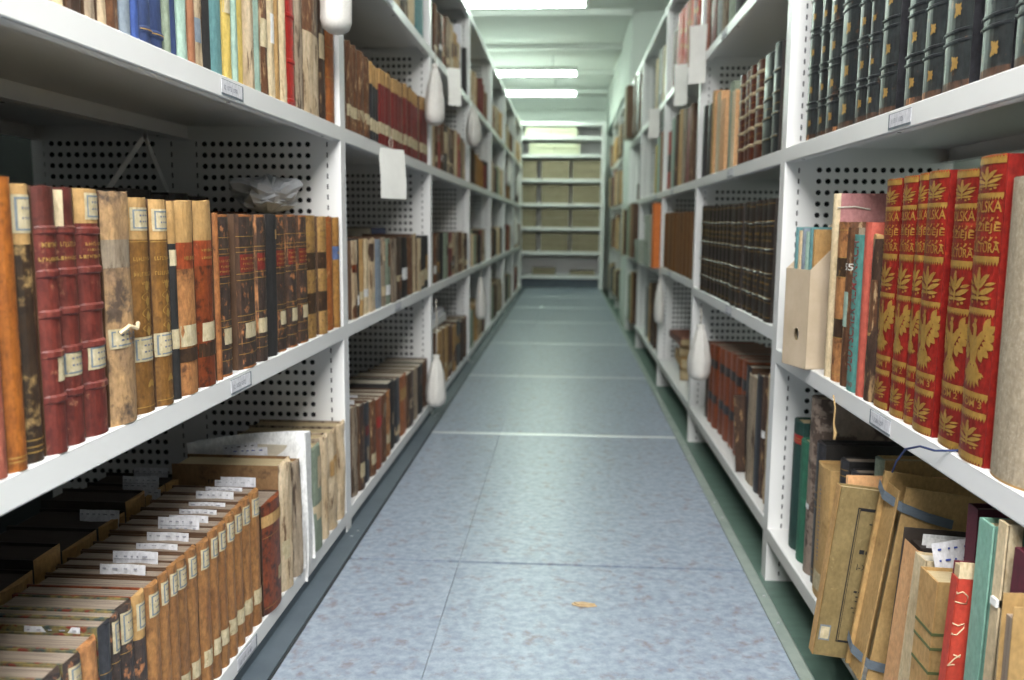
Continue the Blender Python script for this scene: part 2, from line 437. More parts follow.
_sh = {}
def shelf_mesh(sgn, L, lip=.0305, hole=True):
    k = (sgn, round(L, 3), lip)
    if k in _sh: return _sh[k]
    mb = MB(); t = .0015; D = DEPTH - .006
    X = lambda a: sgn * a
    prof = [(0, -.002), (.002, 0), (D - .001, 0), (D, -.001), (D, -lip), (D - .018, -lip), (D - .018, -lip + t), (D - t, -lip + t), (D - t, -t),
            (t, -t), (t, -lip + t), (.018, -lip + t), (.018, -lip), (.002, -lip), (0, -lip + .002)]
    # split the C profile into convex strips
    def strip(poly): mb.prism([(X(a), b) for a, b in poly], 1, 0, L, 'rack_paint')
    strip([(0, -.002), (.002, 0), (D - .001, 0), (D, -.001), (D, -t), (0, -t)])
    strip([(0, -t), (t, -t), (t, -lip), (.002, -lip), (0, -lip + .002)])
    strip([(t, -lip + t), (.018, -lip + t), (.018, -lip), (t, -lip)])
    strip([(D - t, -t), (D, -t), (D, -lip), (D - t, -lip)])
    strip([(D - .018, -lip + t), (D - t, -lip + t), (D - t, -lip), (D - .018, -lip)])
    for y in (0, L - .0015):
        mb.box((min(X(.002), X(D - .002)), y, -lip), (max(X(.002), X(D - .002)), y + .0015, -.001), 'rack_paint')
    if hole:
        for yy in (.06, L - .1, L * .5):
            mb.prism([(X(.0095 + .0032 * math.cos(t_ * PI / 4)), yy + .0032 * math.sin(t_ * PI / 4)) for t_ in range(8)], 2, -lip - .0004, -lip + .0002, 'dark_hole')
    _sh[k] = mb.mesh('shelf')
    return _sh[k]

def shelf_label(shelf, sgn, y, txt, w=.08, ztop=-.006):
    """card in a clear clip on the shelf's front lip"""
    o = empty('label_holder', (0, y, 0)); o.parent = shelf; o['label'] = 'small printed card in a clear holder'
    mb = MB(); s = -sgn
    def plate(d, ya, yb, za, zb, n): mb.box((min(s * d, s * (d + .0006)), ya, za), (max(s * d, s * (d + .0006)), yb, zb), n)
    plate(.0002, 0, w, -.0265, ztop + .001, 'p_frame')
    plate(.0008, -.0015, w - .006, -.0235, ztop, 'p_slip')
    mb.build('card', o)
    vs, fs, wd = text_geo(txt)
    hh = .0062; sc = min(hh, (w - .02) / wd)
    mb = MB(); dirn = 1 if sgn < 0 else -1
    y0 = .006 if dirn > 0 else w - .014
    mb.add([(s * .0019, y0 + dirn * u * sc, -.019 + v * hh) for u, v in vs], fs, 'ink_grey')
    mb.build('lettering', o)

ZL = {'C': .05, 'B': .459, 'A': .8725, 'D': 1.263}
rack_l = empty('steel_shelving', (-A, LY0, 0), label='long white steel shelving run full of old books, on the left of the aisle', cat='shelving')
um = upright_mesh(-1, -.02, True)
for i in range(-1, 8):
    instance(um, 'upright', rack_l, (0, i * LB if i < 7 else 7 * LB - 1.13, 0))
LSH = {}
for b in range(0, 7):
    L = LB - .04
    for k, z in list(ZL.items()) + [('T', TOPZ)]:
        o = instance(shelf_mesh(-1, L), 'shelf', rack_l, (0, (b - 1) * LB + .0, z)); LSH[b, k] = o
        if b < 4: instance(shelf_mesh(-1, L), 'shelf', rack_l, (-DEPTH, (b - 1) * LB, z))
mb = MB()                                    # flat cross brace of the double run
for ya, za, yb, zb in ((1.64, .842, 1.80, .655), (1.655, .842, 1.40, .655)):
    d = Vector((0, yb - ya, zb - za)).normalized(); n = Vector((0, -d.z, d.y)) * .006
    p, q = Vector((-DEPTH, ya - LY0, za)), Vector((-DEPTH, yb - LY0, zb))
    mb = MB(); mb.prism([((p + n).y, (p + n).z), ((p - n).y, (p - n).z), ((q - n).y, (q - n).z), ((q + n).y, (q + n).z)], 0, -DEPTH - .003, -DEPTH - .001, 'rack_paint')
    mb.build('brace', rack_l)
for b, k, y, t in ((0, 'A', 1.189 - LY0 + LB, '12 1073 1090'), (0, 'B', 1.186 - LY0 + LB, '12 1055 1072'), (0, 'C', 1.175 - LY0 + LB, '12 1091 1140'),
                   (1, 'A', 2.42 - LY0, '12 1201'), (1, 'B', 2.38 - LY0, '12 1260'), (1, 'D', 2.3 - LY0, '12 1180'), (2, 'D', 3.55 - LY0 - LB, '12 1300')):
    shelf_label(LSH[b, k], -1, y, t)

ZR = {0: {'C': .030, 'B': .4205, 'A': .8347, 'D': 1.245}, 1: {'C': .042, 'B': .4635, 'A': .8342, 'D': 1.238},
      2: {'C': .045, 'B': .484, 'A': .834, 'D': 1.262}, 3: {'C': .045, 'B': .47, 'A': .834, 'D': 1.255}, 4: {'C': .045, 'B': .47, 'A': .834, 'D': 1.255}}
rack_r = empty('steel_shelving', (B, RY0, 0), label='white steel shelving run on the right of the aisle, ending at the pillar', cat='shelving')
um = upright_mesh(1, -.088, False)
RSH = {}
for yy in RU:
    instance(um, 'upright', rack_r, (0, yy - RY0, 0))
for b in range(0, 5):
    L = RU[b + 1] - RU[b] - .04
    for k, z in list(ZR[b].items()) + [('T', TOPZ + .012)]:
        RSH[b, k] = instance(shelf_mesh(1, L), 'shelf', rack_r, (0, RU[b] - RY0, z))
for b, k, y, t in ((0, 'A', 1.19 - RY0 + RB, '1 1311 1325'), (0, 'B', 1.19 - RY0 + RB, '1 1286 1297'), (1, 'A', 2.42 - RY0, '1 1352'), (1, 'B', 2.36 - RY0, '1 1340'),
                   (2, 'A', 3.75 - RY0 - RB, '1 1401'), (2, 'B', 3.75 - RY0 - RB, '1 1390'), (1, 'D', 2.6 - RY0, '1 1360'), (3, 'A', 4.45 - RU[3], '1 1422')):
    shelf_label(RSH[b, k], 1, y, t)
# the stretch beyond the pillar
rack_f = empty('steel_shelving', (B + .01, 7.12, 0), label='far white steel shelving beyond the pillar, on the right before the aisle end', cat='shelving')
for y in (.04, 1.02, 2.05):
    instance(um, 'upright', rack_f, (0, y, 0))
for y, L in ((.04, .94), (1.02, .99)):
    for z in (.045, .46, .85, 1.25, TOPZ + .012):
        instance(shelf_mesh(1, L), 'shelf', rack_f, (0, y, z))

# ------------------------------------------------------------------ books
def S(spine, desc, board='b_brown', page='page', zones=(), bands=(), bandmat=None, patches=(), lines=(), letters=(), rough=.0,
      rnd=1.0, gold='gold_dull', orn=None, edge=None):
    return dict(spine=spine, desc=desc, board=board, page=page, zones=zones, bands=bands, bandmat=bandmat, patches=patches, lines=lines,
                letters=letters, rough=rough, rnd=rnd, gold=gold, orn=orn, edge=edge)

def arc(t, b):
    hw = t / 2 - .0004
    def P(u, z, off=0):
        uu = max(-1, min(1, u))
        x = b * (1 - abs(uu) ** 2.4) - b
        # outward offset roughly along the arc normal
        return (x + off * (1 - .25 * uu * uu), u * hw + off * .5 * uu, z)
    return P

def leaf(cx, cy, l, w, a, n=5):
    """pointed leaf outline, as triangle fan polygon"""
    pts = []
    for i in range(n + 1):
        s = i / n; pts.append((s * l, w * math.sin(PI * s) ** .8 * .5))
    for i in range(n - 1, 0, -1):
        s = i / n; pts.append((s * l, -w * math.sin(PI * s) ** .8 * .5))
    c, sn = math.cos(a), math.sin(a)
    return [(cx + x * c - y * sn, cy + x * sn + y * c) for x, y in pts]

def shape_cluster(cx, cz, w, h):
    return [[(cx + x * w, cz + y * h) for x, y in p] for p in unit_cluster]
def make_cluster():
    """sprig of broad leaves and berries, filling w x h"""
    out = []
    r = PI / 180
    for dx, dz, l, wd, a in ((0, -.5, .6, .16, 90), (-.02, -.1, .5, .24, 118), (.02, -.1, .52, .26, 62), (.02, -.25, .5, .26, 28), (-.02, -.25, .46, .26, 152),
                             (0, 0, .52, .24, 92), (.0, -.35, .42, .2, 5), (0, -.35, .36, .2, 178), (.08, .12, .34, .18, 42), (-.08, .12, .32, .18, 140), (.2, .02, .3, .16, 20), (-.2, .02, .3, .16, 160)):
        out.append(leaf(dx, dz, l, wd * .62, a * r))
    for dx, dz in ((-.34, -.42), (-.22, -.48), (.3, -.45), (.18, -.5), (0, .48)):
        out.append([(dx + .05 * math.cos(k * PI / 3), dz + .05 * math.sin(k * PI / 3)) for k in range(6)])
    return out
unit_cluster = make_cluster()

def shape_eagle(cx, cz, w, h):
    out = []
    r = PI / 180
    P = lambda pts: out.append([(cx + x * w, cz + y * h) for x, y in pts])
    P([(-.1, .22), (.1, .22), (.15, .02), (.1, -.18), (0, -.28), (-.1, -.18), (-.15, .02)])             # body
    P([(-.05, .2), (.06, .2), (.07, .36), (.02, .43), (-.06, .42), (-.13, .37), (-.05, .34)])           # head, beak to one side
    P([(-.05, .43), (.05, .43), (.07, .5), (.03, .47), (0, .51), (-.03, .47), (-.07, .5)])              # crown
    for s in (-1, 1):
        P([(s * .08, .2), (s * .2, .3), (s * .36, .38), (s * .3, .22), (s * .16, .04), (s * .1, .04)])  # wing root
        for k, (x, y, l, a) in enumerate(((.26, .3, .3, 60), (.29, .26, .3, 35), (.28, .2, .3, 8), (.25, .14, .3, -18), (.21, .08, .28, -42), (.17, .03, .25, -65))):
            out.append(leaf(cx + s * x * w, cz + y * h, l * w, .15 * w, (a if s > 0 else 180 - a) * r))
        out.append(leaf(cx + s * .07 * w, cz - .16 * h, .36 * w, .12 * w, (-62 if s > 0 else -118) * r))  # legs
        for da in (-30, 0, 30):
            out.append(leaf(cx + s * .24 * w, cz - .33 * h, .14 * w, .05 * w, (-62 * s + (180 if s < 0 else 0) + da) * r if s > 0 else (-118 + da) * r))
    for a in (-90, -72, -108, -56, -124):
        out.append(leaf(cx, cz - .22 * h, .46 * w, .11 * w, a * r))                                      # tail
    return out

def shape_scroll(cx, cz, w, h):
    out = []; n = 7
    for i in range(n):
        x = cx - w / 2 + w * (i + .5) / n
        out.append(leaf(x - w / n * .45, cz - h * .35, w / n * 1.1, h * .4, .6 if i % 2 else -.2))
        out.append([(x + .14 * w / n * math.cos(k * PI / 3), cz + h * .3 + .14 * w / n * math.sin(k * PI / 3)) for k in range(6)])
    return out

def shape_border(cz, w, h, up, n=14):
    """gold band with a toothed edge"""
    out = [[(-w / 2 + w * i / 6, cz - h * .25), (-w / 2 + w * (i + 1) / 6, cz - h * .25), (-w / 2 + w * (i + 1) / 6, cz + h * .25), (-w / 2 + w * i / 6, cz + h * .25)] for i in range(6)]
    for i in range(n):
        x = -w / 2 + w * (i + .5) / n; d = w / n * .42
        out.append([(x - d, cz + up * h * .25), (x + d, cz + up * h * .25), (x, cz + up * h * .62)][::(1 if up > 0 else -1)])
    return out

def polys_on_arc(mb, P, hw, polys, n, off=.0006):
    for poly in polys:
        pts = [P(max(-1.02, min(1.02, y / hw)), z, off) for y, z in poly]
        mb.face(pts, n)

def spine_geo(mb, t, h, b, st, seed, P, nu=8):
    zs = {0.0, h}
    bw = st.get('thin', .0042)
    for (_, z0, z1) in st['zones']: zs |= {z0 * h, z1 * h}
    bands = [c * h for c in st['bands']]
    for c in bands: zs |= {c - bw, c - bw * .55, c + bw * .55, c + bw}
    k = 12 if st['rough'] else 4
    zs |= {h * i / k for i in range(k + 1)}
    zs = sorted(z for z in zs if 0 <= z <= h)
    zz = [zs[0]]
    for z in zs[1:]:
        if z - zz[-1] > .0004: zz.append(z)
    zz[-1] = h
    rg = st['rough']
    verts = []
    for z in zz:
        off = (.0022 if bw > .003 else .0014) if any(abs(z - c) < bw * .7 for c in bands) else 0
        for i in range(nu + 1):
            u = -1 + 2 * i / nu
            o2 = off * (1 - u ** 6)
            dz = 0
            if rg:
                o2 += rg * .5 * noise.noise(Vector((u * 1.3 + seed, z * 22, seed * .37)))
                if z == h: dz = rg * 1.3 * noise.noise(Vector((u * 3.1 + seed * 1.7, 3.3, seed)))
            elif z == h: dz = .0012 * noise.noise(Vector((u * 2 + seed, 1, 2)))
            x, y, z2 = P(u, z + dz, o2)
            verts.append((x, y, z2))
    W = nu + 1
    k0 = len(mb.v); mb.v += verts
    for j in range(len(zz) - 1):
        zm = (zz[j] + zz[j + 1]) / 2 / h
        m = st['spine']
        for (mm, z0, z1) in st['zones']:
            if z0 <= zm <= z1: m = mm
        if st['bandmat'] and any(abs(zm * h - c) < bw for c in bands): m = st['bandmat']
        mi = mb.mi(m)
        me_ = mb.mi(st['edge']) if st['edge'] else mi
        for i in range(nu):
            mb.f.append((k0 + j * W + i, k0 + j * W + i + 1, k0 + (j + 1) * W + i + 1, k0 + (j + 1) * W + i)); mb.m.append(me_ if i in (0, nu - 1) else mi)
    top = [k0 + (len(zz) - 1) * W + i for i in range(W)]
    mb.f.append(tuple(top)); mb.m.append(mb.mi(st['zones'][-1][0] if st['zones'] and st['zones'][-1][2] >= .99 else st['spine']))
    mb.f.append(tuple(k0 + i for i in range(W - 1, -1, -1))); mb.m.append(mb.mi(st['spine']))

def patch_geo(mb, P, h, z0, z1, u0, u1, n, off, seed=0, torn=0, nu=6, nz=3):
    vs = []
    for j in range(nz + 1):
        for i in range(nu + 1):
            u = u0 + (u1 - u0) * i / nu; z = z0 + (z1 - z0) * j / nz
            if torn and (i in (0, nu) or j in (0, nz)):
                u += torn * noise.noise(Vector((i * 1.7 + seed, j * 2.1, seed))) ; z += torn * .012 * noise.noise(Vector((i * 2.3, j * 1.9 + seed, 5 + seed)))
            vs.append(P(u, z * h if z <= 1.2 else z, off))
    mb.add(vs, [(j * (nu + 1) + i, j * (nu + 1) + i + 1, (j + 1) * (nu + 1) + i + 1, (j + 1) * (nu + 1) + i) for j in range(nz) for i in range(nu)], n)

SEED = [0]
def book(label, side, y, t, h, z, st, d=.17, x=None, back=.012, lean=0, tip=0, yaw=0, group=None, detail=2, name='book', cat='book', extra=None, jit=.004):
    """a book standing at depth y along the rack; side -1 = left rack, +1 = right rack. lean tips it along the shelf, tip pulls its foot outward"""
    SEED[0] += 1; seed = SEED[0] * 1.37
    t = max(.006, t - .0008)
    b = min(.26 * t, .009) * st['rnd'] + .0006
    P = arc(t, b)
    X = (side * ((A if side < 0 else B) + back + (rng.uniform(-jit, jit) if jit else 0))) if x is None else x
    rz = (0 if side < 0 else PI) + yaw
    brd = .0024 if t > .014 else .0012
    def covers(mb):
        for s in (-1, 1):
            ya, yb = sorted((s * (t / 2 - brd), s * (t / 2)))
            mb.box((-d, ya, 0), (-b * .92, yb, h), st['board'])
    def pages(mb):
        top = h - (.002 if st['page'] == 'page_old' else .0045 if t > .016 else .002)
        mb.box((-d + .004, -t / 2 + brd, .003), (-b * .98, t / 2 - brd, top), st['page'])
    if detail == 0:
        mb = MB(); spine_geo(mb, t, h, b, st, seed, P, 6); covers(mb); pages(mb)
        for (z0, z1, u0, u1, fr) in st['patches']: patch_geo(mb, P, h, z0, z1, u0, u1, fr if fr and fr != 'frame' else 'p_label', .0006, seed, .05, 4, 2)
        root = mb.build(name); root.location = (X, y, z); root.rotation_euler = (lean, tip, rz) if side < 0 else (-lean, tip, rz)
        return tag(root, label, cat, group)
    root = empty(name, (X, y, z), rz, label, cat, group)
    root.rotation_euler = (lean if side < 0 else -lean, tip, rz)
    mb = MB(); covers(mb); mb.build('cover', root)
    smb = MB(); spine_geo(smb, t, h, b, st, seed, P)
    mb = MB(); pages(mb); mb.build('page_block', root)
    for (z0, z1, u0, u1, fr) in st['patches']:
        mb = MB()
        if fr == 'frame':
            patch_geo(mb, P, h, z0, z1, u0, u1, 'p_label', .0006, seed, .05)
            ins = .0022 / (t / 2); iz = .0022 / h; k = .0017 / h; ku = .0017 / (t / 2)
            a0, a1, c0, c1 = z0 + iz, z1 - iz, u0 + ins, u1 - ins
            for q in ((a0, a0 + k, c0, c1), (a1 - k, a1, c0, c1), (a0, a1, c0, c0 + ku), (a0, a1, c1 - ku, c1)):
                patch_geo(mb, P, h, *q, 'p_frame', .001, seed, 0, 4, 2)
            for r_ in range(2):
                zc = z0 + (z1 - z0) * (.62 - .26 * r_)
                for i in range(4):
                    uc = c0 + (c1 - c0) * (.24 + .16 * i); patch_geo(mb, P, h, zc, zc + .008, uc, uc + (c1 - c0) * .09, 'ink_grey', .001, 0, 0, 1, 1)
        else:
            patch_geo(mb, P, h, z0, z1, u0, u1, fr or 'p_label', .0007, seed, .09)
        o = mb.build('label', root)
    if st['lines'] or st['letters'] or st['orn']:
        mb = smb
        for zl in st['lines']:
            patch_geo(mb, P, h, zl - .0022, zl + .0022, -.94, .94, st['gold'], .0005 + (.0022 if any(abs(zl - c) < .012 for c in st['bands']) else 0), 0, 0, 8, 1)
        r3 = random.Random(int(seed * 100))
        for (z0, z1, um) in st['letters']:
            u = -um
            while u < um:
                wd = r3.uniform(.06, .12); zz = z0 + (z1 - z0) * r3.uniform(0, .15)
                patch_geo(mb, P, h, zz, z1, u, min(um, u + wd * .4), st['gold'], .0006, 0, 0, 1, 1)
                patch_geo(mb, P, h, zz if r3.random() < .5 else z1 - .004, (zz + .004) if r3.random() < .5 else z1, u, min(um, u + wd), st['gold'], .0007, 0, 0, 1, 1)
                u += wd + .05
        if st['orn'] and st['spine'] != 'l_polred': st['orn'](mb, P, t, h)
    if st['spine'] == 'l_polred':
        mb = MB(); st['orn'](mb, P, t, h); mb.build('gilt_ornament_lettering', root)  # eagle, leaf sprigs and borders in one mesh with the title letters
    smb.build('spine', root)
    if extra: extra(root, P, t, h, d)
    return root

def orn_swirl(mb, P, t, h):
    hw = t / 2
    for s in (-1, 1):
        for zc, r in ((.40, .035), (.47, .05), (.545, .04)):
            pts = [(s * hw * .45 * math.sin(a * .55), (zc + r * (a / 5 - .6)) * h) for a in [i * .6 for i in range(11)]]
            for i in range(10):
                (ya, za), (yb, zb) = pts[i], pts[i + 1]
                polys_on_arc(mb, P, hw, [[(ya - .0007, za), (ya + .0007, za), (yb + .0007, zb), (yb - .0007, zb)]], 'gold_dull')
    polys_on_arc(mb, P, hw, [leaf(0, (.36 + .07 * k) * h, .012, .008, PI / 2) for k in range(4)] + [leaf(s * hw * .3, (.12 + .0 * k) * h, .012, .006, PI / 2 + s * .8) for s in (-1, 1) for k in range(1)], 'gold_dull')

RIBS = (.21, .38, .53, .68, .84)
ST = {
 'pinkcalf': S('l_pink', 'faded pink-brown leather'),
 'tan1': S('l_amber', 'plain orange-brown calf', lines=(.035, .05), patches=((.36, .42, .75, .98, None),)),
 'blackpaper': S('l_blackworn', 'black scuffed leather, paper-wrapped head', zones=(('p_tan', .79, 1),), patches=((.83, .965, -.9, .9, 'frame'),), lines=(.04, .06, .085)),
 'red1a': S('l_red', 'red leather ribbed, dark head', zones=(('l_maroon', .84, 1),), bands=RIBS, letters=((.775, .795, .7), (.725, .74, .85)), patches=((.275, .375, -.2, .98, None),)),
 'red1b': S('l_red', 'red leather ribbed, torn pale head', zones=(('l_maroon', .84, 1),), bands=RIBS, letters=((.775, .795, .7), (.725, .74, .85)), patches=((.275, .38, -.98, .85, 'frame'), (.85, .99, -.98, -.5, 'p_cream'), (.86, .995, .62, .98, 'p_cream'))),
 'red2': S('l_red', 'red leather ribbed, paper head label', zones=(('p_tan', .865, 1),), bands=RIBS[:4] + (.835,), letters=((.775, .79, .6), (.755, .765, .5), (.725, .74, .85)), patches=((.275, .375, -.75, .95, 'frame'), (.88, .985, -.55, .95, 'frame'))),
 'mottle': S('l_mottle', 'tan mottled worn', rough=.004, zones=(('p_rag', .68, .8),), patches=((.335, .42, -.9, .9, 'frame'),)),
 'goldorn': S('l_goldbrown', 'gold-brown gilt scroll', zones=(('p_tan', .81, 1),), patches=((.85, .955, -.85, .85, 'frame'), (.245, .36, -.98, .98, 'frame')), letters=((.71, .73, .8), (.64, .66, .8), (.6, .615, .4)), lines=(.8, .03), orn=orn_swirl),
 'thinblack': S('c_black', 'thin black paper-headed', zones=(('p_tan', .79, 1),), patches=((.26, .36, -.95, .95, None), (.68, .76, -.9, .9, None))),
 'mottle_or': S('l_tanmot', 'scuffed tan orange-titled', rough=.003, zones=(('l_title_orange', .655, .79), ('p_tan', .79, 1)), patches=((.255, .365, -.85, .9, None), (.175, .245, -.95, .98, 'l_panel')), letters=((.7, .72, .5),)),
 'brown_or': S('l_redbrown', 'red-brown orange-titled', rough=.002, zones=(('l_title_orange', .655, .79), ('p_tan', .79, 1)), patches=((.25, .35, -.75, .85, None), (.165, .24, -.95, .98, 'l_panel')), letters=((.73, .745, .6), (.69, .705, .6))),
 'thinbrown': S('l_copper', 'thin copper-brown worn'),
 'blk_red': S('l_blackgilt', 'black gilt leather, red title', edge='l_edge', zones=(('l_copper', .0, .015), ('l_title_red', .63, .745), ('l_copper', .985, 1)), lines=(.1, .17, .31, .35, .58, .62, .76, .79, .86), letters=((.71, .725, .7), (.675, .69, .6), (.645, .658, .7)), patches=((.2, .3, -.55, .9, None),), gold='gold_dull', rough=.0015),
 'blk_red2': S('l_blackgilt', 'black narrow leather, red title', edge='l_edge', zones=(('l_title_red', .63, .745), ('l_copper', .985, 1)), lines=(.1, .17, .35, .58, .62, .76, .79), patches=((.2, .3, -.8, .95, None),), letters=((.69, .71, .7),)),
 'clothblack': S('c_black', 'plain black cloth strip', board='b_dark', rough=.002, rnd=.6, patches=((.83, .9, .1, .8, 'p_tan'),)),
 'tanpanel': S('l_tangilt', 'tan gilt dark-panelled', zones=(('l_panel', .2, .37), ('l_panel', .56, .7)), lines=(.05, .1, .17, .4, .44, .53, .73, .8, .9), letters=((.47, .5, .7), (.83, .87, .8))),
 'orange': S('l_orange', 'plain orange-tan leather', lines=(.05, .95)),
 'tanblue': S('l_tan', 'tan leather, blue title', zones=(('l_title_blue', .62, .74),), letters=((.67, .69, .5),), lines=(.05, .6, .76)),
}
def ribs(n, lo=.12, hi=.88): return tuple(lo + (hi - lo) * i / (n - 1) for i in range(n))

def where(i, n, shelf, bay):
    return '%s from near end, %s shelf, %s bay' % (ORD[i], shelf, bay)

# -- left, nearest bay, middle shelf: the row of large old bindings
L1B = [(0.697, 0.0254, 0.25, 'pinkcalf'), (0.723, 0.0279, 0.252, 'tan1'), (0.752, 0.0295, 0.247, 'blackpaper'), (0.784, 0.034, 0.247, 'red1a'), (0.819, 0.0362, 0.247, 'red1b'),
 (0.859, 0.0445, 0.247, 'red2'), (0.912, 0.0604, 0.246, 'mottle'), (0.964, 0.0449, 0.242, 'goldorn'), (1.007, 0.0411, 0.241, 'goldorn'), (1.038, 0.019, 0.24, 'thinblack'),
 (1.075, 0.0555, 0.241, 'mottle_or'), (1.132, 0.056, 0.243, 'brown_or'), (1.169, 0.0172, 0.228, 'thinbrown'), (1.204, 0.0515, 0.226, 'blk_red'), (1.281, 0.0755, 0.227, 'blk_red'),
 (1.342, 0.0450, 0.227, 'blk_red2'), (1.392, 0.0501, 0.228, 'clothblack'), (1.446, 0.0519, 0.228, 'blk_red'), (1.5, 0.0550, 0.229, 'blk_red'), (1.558, 0.06, 0.229, 'blk_red'),
 (1.622, 0.0671, 0.229, 'tanpanel'), (1.682, 0.0522, 0.228, 'tanpanel'), (1.738, 0.0585, 0.228, 'orange'), (1.786, 0.038, 0.227, 'tanblue')]
for i, (y, t, h, s) in enumerate(L1B):
    bow = None
    if s == 'mottle':
        def bow(root, P, t, h, d):
            mb = MB(); mb.tube([P(-.5, .40 * h, .001), P(-.2, .43 * h, .006), P(.1, .415 * h, .009), P(.5, .432 * h, .006), P(.8, .42 * h, .004)], .0022, 'p_cream', 6)
            mb.build('tie', root)['label'] = 'knotted pale tie'
    book('%s book, %s' % (ST[s]['desc'], where(i, 24, 'middle', 'nearest left')), -1, y * (.989 + .0135 * (y - .75)), t * .985, h, ZL['B'], ST[s], d=.165, back=.002, group='large old bindings on the near left shelf',
         jit=.003, extra=bow, lean=(-.035 if s == 'clothblack' else 0))

# -- left, nearest bay, upper shelf: colourful shabby books
def P1(c, desc, board=None, **k): return S(c, desc, board=board or ('b_brown' if c[0] in 'lp' else c), page='page_white', rnd=k.pop('rnd', .6), **k)
lab = lambda a, b: ((a, b, -.9, .9, None),)
UP = [P1('p_creamrag', 'tattered cream'), P1('p_cream', 'cream paper', rough=.004), P1('l_darkbrown', 'dark grey-brown', rough=.003), P1('p_rag', 'grey ragged', rough=.004), P1('p_creamrag', 'cream frayed', rough=.005),
      P1('l_brown', 'brown and cream broken-spined', rough=.006), P1('c_bluegrey', 'blue-grey cloth'), P1('c_royal', 'bright blue cloth'), P1('c_navy', 'navy cloth gilt-lined', lines=(.05, .34, .38), bands=(.05, .36)),
      P1('c_navy', 'wide navy cloth', lines=(.05, .30, .34), bands=(.05, .32)), P1('c_greygreen', 'grey-green frayed', patches=lab(.3, .6)), P1('c_navy', 'torn navy cream-patched', patches=lab(.35, .8), rough=.004), P1('c_palegreen', 'pale green, cream label', patches=lab(.38, .62), rough=.003),
      P1('c_brick', 'orange-brown, white label', patches=lab(.36, .6)), P1('p_creamrag', 'cream blue-streaked', patches=((.1, .2, -.9, .2, 'c_bluegrey'), (.62, .9, -.4, .9, 'c_bluegrey')), rough=.004), P1('c_black', 'black cloth', rnd=.4),
      P1('c_teal', 'teal cloth, white label', patches=((.5, .66, -.75, .75, None),)), P1('c_yellow', 'yellow, cream patch', patches=lab(.28, .46), rough=.003), P1('c_palegreen', 'pale green thin', rough=.002), P1('c_yellow', 'yellow thin', patches=lab(.4, .52), rough=.003),
      P1('p_creamrag', 'wide streaked cream', rough=.005), P1('c_palegreen', 'teal-edged cream', patches=((.05, .95, -.1, .95, 'p_creamrag'),), rough=.004), P1('l_brown', 'brown, white label', patches=lab(.24, .38), rough=.003), P1('p_cream', 'cream white-labelled', patches=((.3, .46, -.5, .5, 'p_white'),), rough=.003),
      P1('p_tan', 'tan frayed', rough=.004), P1('p_cream', 'off-white paper', rough=.004), P1('l_redbright', 'red leather', bands=(.03, .25, .5, .75), rough=.001), P1('p_rag', 'grey-brown worn', rough=.003), P1('l_brown', 'brown, torn pale lower spine', zones=(('p_creamrag', 0, .5),), rough=.006),
      P1('l_darkbrown', 'dark brown flaking', rough=.005, patches=((.4, .56, -.8, .6, 'p_cream'),)), P1('l_orange', 'plain chestnut leather', lines=(.06, .3, .5))]
L1A = [(0.799, 0.0273), (0.825, 0.0244), (0.852, 0.0243), (0.878, 0.0203), (0.897, 0.0173), (0.92, 0.0283), (0.95, 0.0237), (0.971, 0.018), (0.994, 0.0282), (1.025, 0.0351), (1.051, 0.0158), (1.068, 0.019),
 (1.092, 0.0284), (1.116, 0.0208), (1.141, 0.0279), (1.166, 0.0226), (1.201, 0.0475), (1.24, 0.0292), (1.265, 0.0209), (1.286, 0.0216), (1.324, 0.0541), (1.364, 0.0265), (1.394, 0.0323), (1.427, 0.0338), (1.455, 0.0226),
 (1.483, 0.0339), (1.526, 0.0503), (1.573, 0.0412), (1.647, 0.1037), (1.722, 0.0447), (1.779, 0.066)]
for i, (y, t) in enumerate(L1A):
    book('%s book, %s' % (UP[i]['desc'], where(i, 31, 'upper', 'nearest left')), -1, y, t, rng.uniform(.285, .33), ZL['A'], UP[i], d=.2, back=.006, group='shabby books on the upper left shelf',
         jit=.002, detail=2 if i != 33 else 1)

# -- left, nearest bay, bottom shelf: front row seen from above, back row in the dark behind it
amb = lambda: S('l_amber2', 'amber calf', board='b_brown', page='page_old', patches=((.82, .955, -.75, .85, 'frame'), (.16, .27, -.8, .85, None)), rough=.0015)
kk = lambda n: S(n, 'black and brown marbled-board' if n == 'l_blackgilt' else 'grey leather marbled-board', board='marbled', page='page_old', patches=((.8, .97, -.75, .85, 'frame'),) if n == 'l_blackgilt' else (), lines=(.25, .5, .75), rough=.002)
L1C = []
edges = [.727, .755, .784, .814, .85, .874, .893, .927, .955]
for i in range(8): L1C.append((edges[i], edges[i + 1], .203 + .006 * (i > 3), kk(('l_black', 'l_blackgilt', 'l_blackgilt', 'l_tanmot')[i % 4]) if i < 7 else S('l_blackgilt', 'black-brown leather, pale head label', board='l_redbrown', page='page_old', zones=(('p_tan', .75, 1),), patches=((.8, .95, -.7, .85, 'frame'),), rough=.002)))
L1C[3][3]['desc'] = 'tan mottled marbled-board'
L1C[0][3]['desc'] = L1C[4][3]['desc'] = 'dull black marbled-board'
edges = [.955, .987, 1.011, 1.036, 1.071, 1.102, 1.136, 1.165, 1.196, 1.229, 1.262, 1.299, 1.336]
for i in range(12): L1C.append((edges[i], edges[i + 1], (.207, .209, .21, .206, .207, .206, .21, .209, .211, .212, .213, .214)[i], amb()))
def tape(root, P, t, h, d):
    mb = MB(); patch_geo(mb, P, h, .8, .9, -1.0, 1.0, 'p_tan', .0015); mb.build('paper_tape', root)
